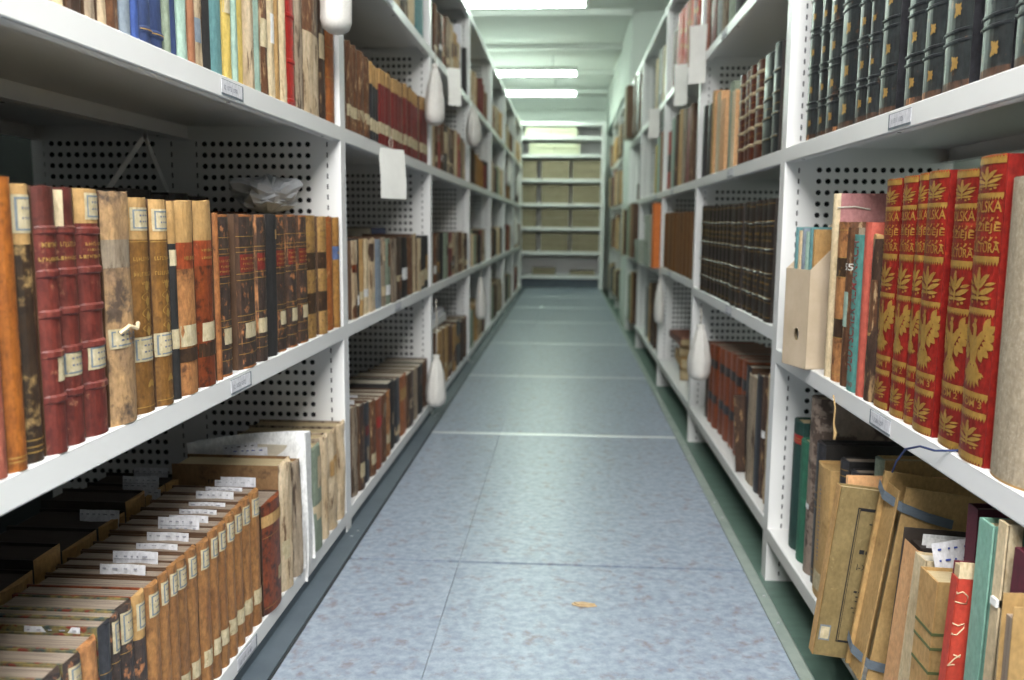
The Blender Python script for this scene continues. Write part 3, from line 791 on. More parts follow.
L1C += [(1.300, 1.388, .182, S('l_redbrown', 'thick red-brown leather, paper band', board='l_darkbrown', page='page_old', patches=((.24, .36, .1, .95, None),), lines=(.06, .7))),
        (1.39, 1.455, .222, S('p_creamrag', 'thick ragged cream-spined brown-board', board='p_board', page='page', rough=.007, patches=((.25, .4, -.9, -.2, 'p_label'),))),
        (1.457, 1.503, .205, S('p_rag', 'tan frayed cord-stitched', board='p_board', page='page', rough=.008)),
        (1.56, 1.64, .203, S('c_greygreen', 'grey-green torn, pale patches', board='p_rag', page='page', rough=.008, patches=((.3, .45, -.9, .6, 'p_cream'), (.6, .9, -.2, .7, 'p_creamrag')))),
        (1.642, 1.692, .206, S('p_creamrag', 'cream ragged, blue bands', board='p_rag', page='page', rough=.006, lines=())),
        (1.694, 1.755, .204, S('p_creamrag', 'cream ragged, torn tan label', board='p_rag', page='page', rough=.008, patches=((.55, .75, -.8, .7, 'p_tan'),))),
        (1.757, 1.813, .203, S('p_creamrag', 'curling cream ragged', board='p_rag', page='page', rough=.008))]
BOARD = None
for i, (y0, y1, h, s) in enumerate(L1C):
    if i < 20: y0, y1 = y0 * .972, y1 * .972
    ex = tape if i == 20 else None
    if i == 21:
        def ex(root, P, t, h, d):           # printed marks on the front board of the brown book
            mb = MB(); r3 = random.Random(3)
            for zc, x0, x1, hh in ((.87, -.128, -.07, .006), (.82, -.115, -.08, .003), (.765, -.148, -.08, .008)):
                x = x0
                while x < x1:
                    wd = r3.uniform(.003, .006)
                    mb.box((x, -t / 2 - .0006, zc * h - hh / 2), (x + wd * .35, -t / 2 - .0001, zc * h + hh / 2), 'ink')
                    mb.box((x, -t / 2 - .0006, zc * h + hh * r3.choice((-.5, .0, .3))), (x + wd * .9, -t / 2 - .0001, zc * h + hh * .5), 'ink')
                    x += wd + .0022
            mb.build('printed_lettering', root)
    book('%s book, %s' % (s['desc'], where(i, 30, 'bottom', 'nearest left')), -1, (y0 + y1) / 2, y1 - y0, h, ZL['C'], s, d=.142 if i < 20 else .19,
         group='amber and marbled bindings on the bottom shelf', jit=.002, back=.002 if i < 20 else -.003, extra=ex)
# back row
bk = [.93, 1.0, 1.06, 1.15, 1.229, 1.29, 1.36, 1.42]
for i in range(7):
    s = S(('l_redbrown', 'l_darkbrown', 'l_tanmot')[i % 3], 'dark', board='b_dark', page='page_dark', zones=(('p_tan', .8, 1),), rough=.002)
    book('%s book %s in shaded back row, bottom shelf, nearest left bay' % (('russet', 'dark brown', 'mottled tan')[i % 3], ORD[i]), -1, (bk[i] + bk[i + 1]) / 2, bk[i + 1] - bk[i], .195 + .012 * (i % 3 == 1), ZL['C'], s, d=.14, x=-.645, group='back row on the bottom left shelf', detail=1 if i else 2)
for i, (y0, y1, h) in enumerate(((1.2, 1.30, .262), (1.302, 1.41, .266), (1.412, 1.47, .26), (1.472, 1.55, .265), (1.552, 1.63, .262))):
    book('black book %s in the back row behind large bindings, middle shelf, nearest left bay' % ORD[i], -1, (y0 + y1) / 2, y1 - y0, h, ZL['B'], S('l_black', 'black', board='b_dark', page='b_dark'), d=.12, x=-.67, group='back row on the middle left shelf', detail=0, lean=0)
for i, (y0, y1) in enumerate(((1.64, 1.70), (1.702, 1.755), (1.757, 1.81))):
    book('brown book %s behind the black-and-red bindings by the grey plastic bag' % ORD[i], -1, (y0 + y1) / 2, y1 - y0, .236, ZL['B'], S('l_redbrown', 'brown', board='b_dark', page='page_old'), d=.1, x=-.66, group='back row on the middle left shelf', detail=0)

# paper slips standing out of the bottom-shelf books
def slip(x0, x1, y, z0, z1, label, rot=0, grid=True, writing='ink_faint', group='catalogue slips in the bottom shelf books', lean=.12):
    if x1 < 0 and x1 > -.494: x0 -= x1 + .494; x1 = -.494
    z1 = z0 + (z1 - z0) * .82
    o = empty('paper_slip', ((x0 + x1) / 2, y, z0), label=label, cat='paper slip', group=group)
    o.rotation_euler = (-lean, rot, 0)
    w_, h_ = (x1 - x0), (z1 - z0)
    mb = MB()
    n = 8
    vs = []
    for s in (0, .0004):
        for j in range(2):
            for i in range(n + 1):
                vs.append((-w_ / 2 + w_ * i / n, s + .0015 * math.sin(i * .9 + x0 * 50), -.03 + (.03 + h_) * j))
    k = n + 1
    fs = [(i, i + 1, k + i + 1, k + i) for i in range(n)] + [(2 * k + i + 1, 2 * k + i, 3 * k + i, 3 * k + i + 1) for i in range(n)]
    fs += [(k + i, k + i + 1, 3 * k + i + 1, 3 * k + i) for i in range(n)] + [(0, k, 3 * k, 2 * k), (k - 1, 3 * k - 1, 4 * k - 1, 2 * k - 1)]
    mb.add(vs, fs, 'p_slip'); mb.build('paper', o)
    mb = MB(); r3 = random.Random(int(y * 1e4))
    rows = [(.62, .11)] if h_ < .02 else [(.72, .07), (.3, .07)]
    for zc, hh in rows:
        x = -w_ * .42
        while x < w_ * .4:
            wd = r3.choice((.004, .006, .0022)); mb.box((x, -.0032, h_ * zc), (min(x + wd, w_ * .45), -.0026, h_ * zc + h_ * hh), writing); x += wd + r3.choice((.005, .008))
    if h_ >= .018 and grid: mb.box((-w_ * .46, -.0032, h_ * .5), (w_ * .46, -.0026, h_ * .52), 'ink_grey')
    mb.build('writing', o)
SLIPS = [(-.539, -.483, .968, .255, .272), (-.546, -.489, 1.0, .254, .277), (-.54, -.485, 1.055, .256, .264), (-.543, -.486, 1.088, .252, .268), (-.547, -.489, 1.122, .252, .279), (-.545, -.489, 1.152, .252, .27),
         (-.547, -.492, 1.182, .255, .268), (-.548, -.493, 1.214, .255, .268), (-.54, -.482, 1.246, .256, .276), (-.544, -.486, 1.282, .258, .27), (-.544, -.486, 1.318, .259, .27), (-.528, -.47, 1.34, .245, .271), (-.542, -.482, .826, .25, .261)]
for i, s in enumerate(SLIPS):
    slip(*s, 'white paper slip in a bottom shelf book, %s from near end, nearest left bay' % ORD[0 if i > 11 else i + 1])
slip(-.6, -.537, 1.473, .272, .290, 'tilted white slip with black mark on thick cream book, nearest left bay', rot=-.12, writing='ink')
slip(-.581, -.516, 1.463, .268, .286, 'white slip with blue handwriting on the thick brown-board book, nearest left bay', rot=-.07, writing='ink_blue')
for i, s in enumerate([(-.734, -.674, 1.412, .238, .261), (-.718, -.657, 1.343, .24, .267), (-.695, -.634, 1.302, .24, .258), (-.703, -.643, 1.19, .24, .261)]):
    slip(*s, 'white paper slip in the shaded back row, %s from far end, bottom left shelf' % ORD[i])

# white paper folder between the bottom-shelf books
t = empty('paper_folder', (-A + .004, 1.531, ZL['C']), label='tall white paper folder among ragged cream books, bottom shelf, nearest left bay', cat='folder')
def sheet(mb, pts_uv, f, n, nu=8, nv=8, th=.0008):
    vs = [[f(i / nu, j / nv) for i in range(nu + 1)] for j in range(nv + 1)]
    k0 = len(mb.v); flat = [Vector(p) for r in vs for p in r]; W = nu + 1
    mb.v += [tuple(p) for p in flat] + [tuple(p + Vector((0, th, 0))) for p in flat]
    o2 = len(flat); mi = mb.mi(n)
    for j in range(nv):
        for i in range(nu):
            a = k0 + j * W + i
            mb.f.append((a, a + 1, a + W + 1, a + W)); mb.f.append((a + o2, a + o2 + W, a + o2 + W + 1, a + o2 + 1)); mb.m += [mi, mi]
    rim = [j * W for j in range(nv + 1)], [j * W + nu for j in range(nv + 1)], list(range(W)), [nv * W + i for i in range(W)]
    for r in rim:
        for a, b in zip(r, r[1:]): mb.f.append((k0 + a, k0 + b, k0 + b + o2, k0 + a + o2)); mb.m.append(mi)
for nm, yy, hh, ph in (('front_leaf', -.02, .25, 0.), ('back_leaf', .018, .243, 2.)):
    mb = MB(); sheet(mb, None, lambda u, v: (-.215 * u + .004 * math.sin(v * 3 + ph), yy + .006 * math.sin(u * 5 + ph) * v + .004 * math.sin(v * 7 + u * 3), hh * v - .022 * u * u * v - (.03 * (1 - v) * (1 - u) if yy < 0 else 0)), 'p_white', 10, 10)
    mb.build(nm, t, smooth=True)
mb = MB(); mb.face([(-.001, -.02, -.02), (-.001, .018, .0), (-.0, .018, .243), (0, -.02, .25)], 'p_white'); mb.face([(-.002, -.02, -.02), (-.001, -.02, .25), (-.001, .018, .243), (-.002, .018, .0)], 'p_white'); mb.build('fold', t)
mb = MB(); mb.box((-.2, -.014, .002), (-.006, .013, .225), 'page_white'); mb.build('page_block', t)

# crumpled plastic bag on the bindings
mb = MB(); nu, nv = 26, 14
for j in range(nv + 1):
    for i in range(nu):
        a, v = 2 * PI * i / nu, j / nv; r = math.sin(PI * v) ** .55
        n1 = noise.noise(Vector((math.cos(a) * 2.2, math.sin(a) * 2.2, v * 3.5))); n2 = noise.noise(Vector((math.cos(a) * 5, math.sin(a) * 5, v * 9 + 4)))
        k = 1 + .4 * n1 + .2 * n2
        mb.v.append((.048 * r * math.cos(a) * k, .10 * r * math.sin(a) * k, .004 + .07 * v * (1 + .35 * n1)))
mi = mb.mi('bag_plastic')
for j in range(nv):
    for i in range(nu): mb.f.append((j * nu + i, j * nu + (i + 1) % nu, (j + 1) * nu + (i + 1) % nu, (j + 1) * nu + i)); mb.m.append(mi)
o = mb.build('plastic_bag', loc=(-.57, 1.655, .686)); tag(o, 'crumpled grey plastic bag on top of the large bindings, nearest left bay', 'bag')

# -- left bays two and three
def run(rows, side, z, shelf, bay, styles, d=.16, detail=1, group=None, split=None, back=.003, tatter=None):
    n = 0
    if tatter is None: tatter = side < 0 and shelf != 'upper' or bay.startswith('third left')
    for (y, t, h), s in zip(rows, styles):
        k = 1 if not split or t < split else int(t / split) + 1
        for q in range(k):
            yy = y - t / 2 + t * (q + .5) / k; hh = h + (rng.uniform(-.012, .008) if k > 1 else rng.uniform(-.003, .003))
            st = dict(s)
            if tatter and not st['patches'] and rng.random() < .5 and st['spine'][0] in 'lpc':
                a_ = rng.uniform(.12, .3); st['patches'] = ((a_, a_ + rng.uniform(.08, .16), -.9, .9, rng.choice(('p_label', 'p_cream', 'p_white'))),)
            if tatter and rng.random() < .6:
                a_ = rng.uniform(.0, .7); st['patches'] = st['patches'] + ((a_, min(1, a_ + rng.uniform(.1, .35)), rng.uniform(-.9, -.2), rng.uniform(.1, .9), rng.choice(('p_creamrag', 'p_rag', 'l_darkbrown', 'p_tan', 'l_brown'))),)
            if st['spine'][0] in 'lp' and tatter: st['rough'] = max(st['rough'], .004)
            book('%s book, %s' % (st['desc'], where(n, 0, shelf, bay)), side, yy, t / k, hh, z, st, d=d, detail=detail, group=group or 'books on %s shelf, %s bay' % (shelf, bay), back=back)
            n += 1
brA = P1('l_brown', 'pale-footed brown', patches=((.17, .3, -.95, .95, None),), rough=.004)
bkA = P1('l_black', 'black, cream label', patches=((.12, .28, -.9, .9, None),), zones=(('p_tan', .72, 1),))
rdA = P1('l_redrow', 'dark red, cream label', patches=((.14, .29, -.95, .95, None),), zones=(('p_tan', .8, 1),))
L2A = [(1.924, 0.0305, 0.189), (1.955, 0.0315, 0.188), (1.987, 0.0325, 0.187), (2.03, 0.0533, 0.185), (2.082, 0.051, 0.183), (2.123, 0.0318, 0.181), (2.158, 0.0384, 0.181), (2.192, 0.0283, 0.18), (2.223, 0.0349, 0.185), (2.265, 0.0483, 0.186), (2.311, 0.044, 0.187), (2.356, 0.0458, 0.188),
 (2.403, 0.0476, 0.189), (2.455, 0.0568, 0.192), (2.521, 0.0748, 0.196), (2.59, 0.0632, 0.199), (2.659, 0.0749, 0.2), (2.722, 0.0524, 0.202), (2.785, 0.0731, 0.203), (2.86, 0.0771, 0.205), (2.955, 0.105, 0.208)]
run(L2A, -1, ZL['A'], 'upper', 'second left', [brA] * 5 + [bkA] * 3 + [rdA] * 13)
def pick(*names): return [P1(c, d_, rough=r, patches=p) for c, d_, r, p in names]
L2B = [(1.948, 0.05, 0.178), (1.983, 0.0200, 0.177), (2.023, 0.0451, 0.177), (2.072, 0.0525, 0.177), (2.134, 0.0723, 0.177), (2.206, 0.0712, 0.177), (2.267, 0.0501, 0.177), (2.321, 0.059, 0.177), (2.389, 0.0763, 0.176), (2.472, 0.089, 0.176), (2.56, 0.0874, 0.176), (2.65, 0.0936, 0.176), (2.766, 0.1388, 0.176), (2.92, 0.165, 0.175)]
run(L2B, -1, ZL['B'], 'middle', 'second left', pick(('p_creamrag', 'cream brown-footed', .005, ((.02, .18, -.9, .9, 'l_brown'), (.6, .7, -.9, .3, 'l_redbrown'))), ('c_black', 'thin black', 0, ()), ('p_tan', 'tan paper', .003, ()), ('p_cream', 'cream paper', .004, ()), ('p_creamrag', 'pinkish white ragged', .006, ()), ('c_bluegrey', 'grey-blue cloth', .002, ()),
    ('p_rag', 'grey-brown ragged', .005, ()), ('c_greygreen', 'grey-green cloth', .001, ()), ('p_rag', 'dull tan ragged', .004, ()), ('l_darkbrown', 'dark brown', .002, ()), ('c_black', 'black, white label', .002, ((.3, .5, -.9, .9, 'p_white'),)), ('l_brown', 'brown leather', .003, ()), ('p_cream', 'cream frayed', .005, ()), ('c_black', 'wide black, cream label', .002, ((.15, .38, -.9, .9, None),))), split=.12)
book('brown and blue book lying on the row, middle shelf, second left bay', -1, 2.9, .045, .2, ZL['B'] + .18, P1('c_navy', 'blue', board='b_brown'), d=.14, x=-.6, lean=PI / 2, detail=1)
L2C = [(1.94, 0.05, 0.209), (1.99, 0.050, 0.201), (2.05, 0.0635, 0.194), (2.109, 0.0559, 0.187), (2.173, 0.0711, 0.18), (2.237, 0.0564, 0.178), (2.294, 0.0593, 0.178), (2.366, 0.0838, 0.19), (2.445, 0.0745, 0.185), (2.54, 0.115, 0.175), (2.65, 0.1, 0.168), (2.75, 0.0945, 0.165), (2.845, 0.0904, 0.162), (2.95, .11, .16)]
run(L2C, -1, ZL['C'], 'bottom', 'second left', pick(('p_rag', 'grey-tan tattered', .006, ()), ('l_darkbrown', 'dark brown cream-footed', .003, ((.15, .32, -.9, .9, None),)), ('l_black', 'black leather, red disc', .002, ((.6, .72, -.6, .6, 'l_title_red'),)), ('l_brown', 'brown leather', .003, ((.15, .3, -.9, .9, None),)), ('l_rust', 'rust leather', .002, ((.6, .75, -.8, .8, 'l_redbright'),)), ('l_brown', 'worn brown', .003, ()), ('l_tanmot', 'tan mottled', .003, ((.2, .35, -.9, .9, None),)),
    ('c_black', 'black cloth', .001, ()), ('l_black', 'black leather', .001, ()), ('l_orange', 'orange-brown leather', .001, ((.6, .8, -.8, .8, 'p_tan'),)), ('l_darkbrown', 'dark brown', .002, ()), ('p_rag', 'grey-brown', .003, ()), ('c_black', 'dull black', .001, ()), ('l_brown', 'last brown', .002, ())), d=.15, split=.13)
slip(-.57, -.49, 2.0, .252, .262, 'white sheet on the cream books, bottom shelf, second left bay', group=None)
slip(-.6, -.52, 2.14, .232, .246, 'white sheet on the rust book, bottom shelf, second left bay', group=None)
run([(2.47, .11, .31), (2.6, .13, .3), (2.73, .12, .3), (2.87, .13, .3)], -1, ZL['D'], 'top', 'second left', pick(('p_creamrag', 'cream ragged', .004, ()), ('l_darkbrown', 'dark brown', .003, ()), ('p_cream', 'pale cream', .003, ()), ('c_teal', 'dark teal', .001, ())), detail=0)
L3D = [(3.215, 0.09, 0.18), (3.31, 0.09, 0.17), (3.4, .08, .18), (3.502, 0.1, 0.2), (3.62, 0.13, 0.2), (3.76, 0.12, 0.195), (3.88, 0.1, 0.175), (4.1, 0.06, 0.2)]
run(L3D, -1, ZL['D'], 'top', 'third left', pick(('l_brown', 'brown', .003, ()), ('l_darkbrown', 'dark brown', .002, ()), ('l_rust', 'orange-brown', .003, ()), ('p_rag', 'grey tan', .003, ()), ('p_creamrag', 'fat cream', .004, ()), ('p_tan', 'tan', .003, ()), ('p_creamrag', 'cream ragged', .003, ()), ('c_black', 'black', .001, ())), detail=0)
mb = MB(); mb.box((-.24, -.012, 0), (.0, .012, .275), 'p_white'); mb.box((-.24, -.014, 0), (.001, -.012, .28), 'p_slip'); o = mb.build('paper_folder', loc=(-A - .012, 3.98, ZL['D'])); tag(o, 'upright white folder between books, top shelf, third left bay', 'folder')
L3A = [(3.12, .07, .175), (3.188, 0.0659, 0.178), (3.268, 0.0755, 0.176), (3.352, 0.09, 0.176), (3.447, 0.0981, 0.178), (3.541, 0.0887, 0.181), (3.632, 0.0934, 0.183), (3.744, 0.11, 0.185), (3.862, 0.11, 0.185), (3.97, 0.1, 0.18), (4.08, 0.11, 0.17)]
run(L3A, -1, ZL['A'], 'upper', 'third left', pick(('p_creamrag', 'cream ragged', .003, ()), ('l_brown', 'brown', .003, ()), ('l_redbright', 'red cloth', .001, ()), ('l_brown', 'worn brown', .003, ()), ('c_black', 'black cream-topped', .001, ((.4, .85, -.9, .9, None),)), ('p_rag', 'grey', .003, ()), ('l_darkbrown', 'dark brown', .002, ()), ('p_cream', 'cream', .002, ()), ('l_redbright', 'bright red, cream top', .001, ((.75, 1., -.9, .9, None),)), ('p_rag', 'tan grey', .003, ()), ('p_creamrag', 'pale frayed', .003, ())), detail=0)
L3B = [(3.179, 0.055, 0.182), (3.253, 0.09, 0.181), (3.356, 0.1, 0.18), (3.464, 0.1151, 0.18), (3.583, 0.12, 0.179), (3.7, 0.11, 0.177), (3.81, 0.11, 0.178), (3.93, 0.11, 0.18), (4.05, 0.12, 0.174), (4.16, .09, .17)]
run(L3B, -1, ZL['B'], 'middle', 'third left', pick(('l_brown', 'brown', .003, ()), ('l_darkbrown', 'dark brown', .002, ()), ('c_black', 'black', .001, ()), ('c_greygreen', 'grey-green', .001, ()), ('l_redrow', 'dark red, pale label', .001, ((.65, .85, -.9, .9, None),)), ('p_creamrag', 'cream ragged', .003, ()), ('p_rag', 'grey tan', .003, ()), ('l_brown', 'streaked brown', .004, ()), ('p_creamrag', 'cream brown-striped', .003, ()), ('l_darkbrown', 'last dark brown', .002, ())), detail=0)
L3C = [(3.3, .16, .222), (3.44, .11, .218), (3.56, .12, .21), (3.7, .12, .195), (3.84, .13, .2), (3.97, .12, .185), (4.1, .11, .19)]
run(L3C, -1, ZL['C'], 'bottom', 'third left', pick(('p_tan', 'wide tan', .003, ()), ('p_kraft', 'brown paper', .003, ()), ('l_brown', 'brown', .003, ()), ('p_tan', 'tan pale', .003, ()), ('l_black', 'black, tan patch', .001, ((.5, .7, -.9, .9, 'p_tan'),)), ('l_darkbrown', 'dark brown', .002, ()), ('l_brown', 'last brown', .003, ())), detail=0)
mb = MB(); mb.box((-.2, -.2, 0), (0, .15, .03), 'p_white'); mb.box((-.195, -.19, .03), (-.004, .1, .055), 'p_slip'); o = mb.build('paper_pile', loc=(-A - .03, 3.48, ZL['C'] + .226)); tag(o, 'white papers lying on tan books, bottom shelf, third left bay', 'papers')

# -- right, nearest bay, upper shelf: black gilt volumes
def orn_black(mb, P, t, h):
    hw = t / 2
    rr = random.Random(int(t * 1e5))
    for z0, z1 in ((.03, .15), (.2, .34), (.4, .54), (.6, .72), (.8, .93)):
        for k in range(3):
            i = .1 + .17 * k; q = .0006
            y0, y1 = -hw * (.85 - i), hw * (.85 - i) ; a, b2 = (z0 + i * .12) * h, (z1 - i * .12) * h
            if y1 - y0 < .004: continue
            for poly in ([(y0, a), (y1, a), (y1, a + q), (y0, a + q)], [(y0, b2 - q), (y1, b2 - q), (y1, b2), (y0, b2)], [(y0, a), (y0 + q, a), (y0 + q, b2), (y0, b2)], [(y1 - q, a), (y1, a), (y1, b2), (y1 - q, b2)]):
                polys_on_arc(mb, P, hw, [poly], 'l_black', .0005)
        cz = (z0 + z1) / 2 * h
        o_ = hw * .42
        polys_on_arc(mb, P, hw, [[(a_ * .7 + o_, cz + (b_ - cz) * .75) for a_, b_ in lf] for lf in (leaf(-hw * .3, cz, hw * .5, hw * .32, 0), leaf(-.1 * hw, cz - hw * .3, hw * .6, hw * .2, PI / 2), leaf(-hw * .1, cz, hw * .4, hw * .2, 2.2), leaf(-hw * .1, cz, hw * .4, hw * .2, -2.2), leaf(-hw * .1, cz, hw * .35, hw * .18, .8), leaf(-hw * .1, cz, hw * .35, hw * .18, -.8))], 'gold_dull', .0008)
blk = S('l_blackgreen', 'black gilt leather', board='l_black', page='page', bands=(.0, .175, .185, .37, .38, .57, .58, .76, .77, .95), lines=(.165, .2, .36, .395, .56, .595, .75, .785), orn=orn_black, gold='l_black')
blk['bands'] = (.165, .2, .36, .395, .56, .595, .75, .785)
blk['thin'] = .0024
blk['zones'] = (('l_edge', 0, .03),)
R1A = [(1.701, 0.0571), (1.641, 0.0562), (1.577, 0.066), (1.498, 0.078), (1.424, 0.0583), (1.374, 0.0423), (1.318, 0.0635), (1.222, 0.0606), (1.16, 0.0577), (1.093, 0.0723), (0.997, 0.071), (0.925, 0.0603)]
for i, (y, t) in enumerate(R1A[::-1]):
    book('thick black gilt-ribbed leather volume, ' + where(i, 12, 'upper', 'nearest right'), 1, y, t, .31 + .012 * (i % 3), ZR[0]['A'], blk, d=.22, back=.004, jit=.002, group='black gilt volumes on the upper right shelf')

# -- right, nearest bay, middle shelf
def pol(n):
    def orn(mb, P, t, h):
        hw = t / 2; W = t * 1.0
        G = 'gold'
        add = lambda polys: polys_on_arc(mb, P, hw, polys, G, .0007)
        add(shape_border(.982 * h, W * .95, .012, 1)); add(shape_border(.875 * h, W * .95, .009, -1)); add(shape_border(.672 * h, W * .95, .012, -1)); add(shape_border(.505 * h, W * .95, .010, -1))
        add(shape_border(.23 * h, W * .95, .011, -1)); add(shape_border(.167 * h, W * .95, .011, -1)); add(shape_border(.022 * h, W * .95, .014, -1))
        add(shape_cluster(0, .928 * h, W * .9, .07 * h)); add(shape_cluster(0, .585 * h, W * .95, .115 * h)); add(shape_cluster(0, .095 * h, W * .9, .085 * h)); add(shape_eagle(0, .375 * h, W * 1.0, .21 * h))
        add(shape_scroll(0, .797 * h, W * .9, .02 * h)); add(shape_scroll(0, .735 * h, W * .9, .02 * h))
        for txt, z0, z1, wf in (('POLSKA', .82, .857, .92), ('DZIEJE', .753, .785, .92), ('KULTURA', .693, .724, .95), ('TOM %d' % n, .188, .213, .72)):
            vs, fs, wd = text_geo(txt, .012)
            mb.add([P(((u / wd) - .5) * 2 * wf, (z0 + v * (z1 - z0)) * h, .0007) for u, v in vs], fs, G)
    return S('l_polred', 'bright red gilt cloth', board='l_polred', page='page', rnd=.6, orn=orn, zones=(('l_redbright', .985, 1),))
def ribbon(root, P, t, h, d):
    mb = MB(); mb.tube([(-.02, .03, .004), (.004, .028, .002), (.0135, .01, -.003), (.0145, -.03, -.008), (.0155, -.07, -.022), (.0165, -.095, -.045), (.017, -.105, -.062)], .0014, 'cord_blue', 6); mb.build('bookmark_ribbon', root, smooth=True)['label'] = 'dark blue bookmark ribbon'
REDS = [(1.258, 0.0585, 0.321, 1, .004), (1.201, 0.0524, 0.322, 2, .005), (1.157, 0.0352, 0.323, 1, .006), (1.107, 0.062, 0.323, 3, .002), (1.034, 0.060, 0.32, 2, .004), (0.970, 0.062, 0.331, 3, .001)]
place = ['farthest of the six red-and-gold spines', 'second from far end of the six', 'narrow third from far end of the six', 'fourth from far end of the six', 'fifth from far end, before the last red', 'nearest and tallest, touching the beige canvas book']
for i, (y, t, h, n, bk_) in enumerate(REDS):
    book('red gilt eagle volume %s, %s' % (('one', 'two', 'three')[n - 1], place[i]), 1, y, t, h, ZR[0]['B'], pol(n), d=.21, back=bk_, jit=0, group='red and gold volumes on the near right shelf', extra=ribbon if i == 4 else None)
def cfoot(root, P, t, h, d):
    mb = MB(); patch_geo(mb, P, h, .0, .008, -1, 1, 'p_tan', .0008, 0, 0, 10, 1); mb.build('foot_edge', root)
book('beige canvas-bound book, nearest on the middle right shelf', 1, .893, .086, .306, ZR[0]['B'], S('c_canvas', 'beige canvas', board='c_canvas', page='page_white', rnd=1.1), d=.21, back=.002, jit=0, extra=cfoot)
def alm(root, P, t, h, d):
    mb = MB()
    vs, fs, wd = text_geo('DEUTSCHER ALMANACH', .005)
    mb.add([P(-.1 - (v - .5) * 1.1, (.13 + .83 * u / wd) * h, .0007) for u, v in vs], fs, 'ink_red')
    vs, fs, wd = text_geo('1930')
    mb.add([P((u / wd - .5) * 1.2, (.035 + v * .028) * h, .0007) for u, v in vs], fs, 'ink_red')
    mb.build('lettering', root)
def n155(root, P, t, h, d):
    mb = MB(); vs, fs, wd = text_geo('155', .01)
    mb.add([P((u / wd - .5) * 1.7, (.735 + v * .042) * h, .0008) for u, v in vs], fs, 'ink_white'); mb.build('lettering', root)
def pinkstring(root, P, t, h, d):
    mb = MB(); mb.tube([(-.002, t / 2 + .001, h * .925), (-.03, t / 2 + .002, h * .93), (-.055, t / 2 + .0015, h * .915)], .0013, 'cord', 6); mb.build('string', root)
book('tall pink board book with white string, behind the brown calf book', 1, 1.516, .03, .31, ZR[0]['B'], S('p_cream', 'pink', board='c_pink', page='page'), d=.15, back=.004, jit=0, extra=pinkstring)
book('brown calf book with dark title panels beside the file box', 1, 1.474, .05, .263, ZR[0]['B'], S('l_tanmot', 'brown calf', board='l_brown', zones=(('l_panel', .28, .4), ('l_panel', .66, .78)), lines=(.28, .4, .66, .78, .05, .95)), d=.15, back=.004, jit=0)
book('grey-brown book numbered in white beside the teal almanac', 1, 1.427, .04, .254, ZR[0]['B'], S('l_brown', 'grey-brown', board='p_rag', patches=((.38, .6, -.5, .5, 'c_palegreen'),)), d=.15, back=.004, jit=0, extra=n155)
book('teal almanac with dark red lettering up its spine', 1, 1.381, .048, .243, ZR[0]['B'], S('c_almteal', 'teal', board='c_almteal', rnd=.5), d=.15, back=.002, jit=0, extra=alm)
book('plain salmon-pink book between teal almanac and ragged brown book', 1, 1.341, .028, .262, ZR[0]['B'], S('c_salmon', 'salmon', board='c_salmon', rnd=.5), d=.16, back=.002, jit=0)
book('ragged dark brown book with torn spine beside the red volumes', 1, 1.305, .042, .242, ZR[0]['B'], S('l_darkbrown', 'ragged', rough=.007, zones=(('p_tan', .985, 1),), patches=((.42, .74, -.9, .7, 'l_brown'), (.4, .42, -.9, .9, 'p_tan'))), d=.15, back=.003, jit=0)

# magazine file with thin pamphlets
yaw = math.radians(16)
mf = empty('magazine_file', (.409, 1.66, ZR[0]['B']), yaw, 'beige cardboard magazine file with finger hole, far end of middle shelf, nearest right bay', 'magazine file')
# local: front face along -y (width w), depth along +x
w_, dp, hf, hb, th = .082, .2, .178, .262, .0018
mb = MB()
hole = [(-.045 + .009 * math.cos(k * PI / 6), .06 + .012 * math.sin(k * PI / 6)) for k in range(12)]
outer = [(-w_, 0), (0, 0), (0, hf), (-w_, hf)]
hx, hz = -.045, .06
sq = [(hx - .016, hz - .018), (hx + .016, hz - .018), (hx + .016, hz + .018), (hx - .016, hz + .018)]
for xx in (0, th):
    def q(a, b, c, d_): mb.face([(xx, a, c), (xx, b, c), (xx, b, d_), (xx, a, d_)], 'filebox')
    q(-w_, hx - .016, 0, hf); q(hx + .016, 0, 0, hf); q(hx - .016, hx + .016, 0, hz - .018); q(hx - .016, hx + .016, hz + .018, hf)
    ring = [(xx, a, b) for a, b in hole]
    sqp = [(xx, hx + .016 * max(-1, min(1, 1.5 * math.cos(k * PI / 6))), hz + .018 * max(-1, min(1, 1.5 * math.sin(k * PI / 6)))) for k in range(12)]
    mb.add(ring + sqp, [(k, 12 + k, 12 + (k + 1) % 12, (k + 1) % 12) for k in range(12)], 'filebox')
mb.box((0, -w_, hf), (th, 0, hf + .0005), 'filebox')
mb.build('front_panel', mf)
for yy in (-w_, -th):
    mb = MB(); mb.prism([(0, 0), (dp, 0), (dp, hb), (.09, hb), (0, hf)], 1, yy, yy + th, 'filebox'); mb.build('side_panel', mf)
mb = MB(); mb.box((0, -w_, 0), (dp, 0, th), 'filebox'); mb.build('base', mf)
mb = MB(); mb.box((dp - th, -w_, 0), (dp, 0, hb), 'filebox'); mb.build('back_panel', mf)
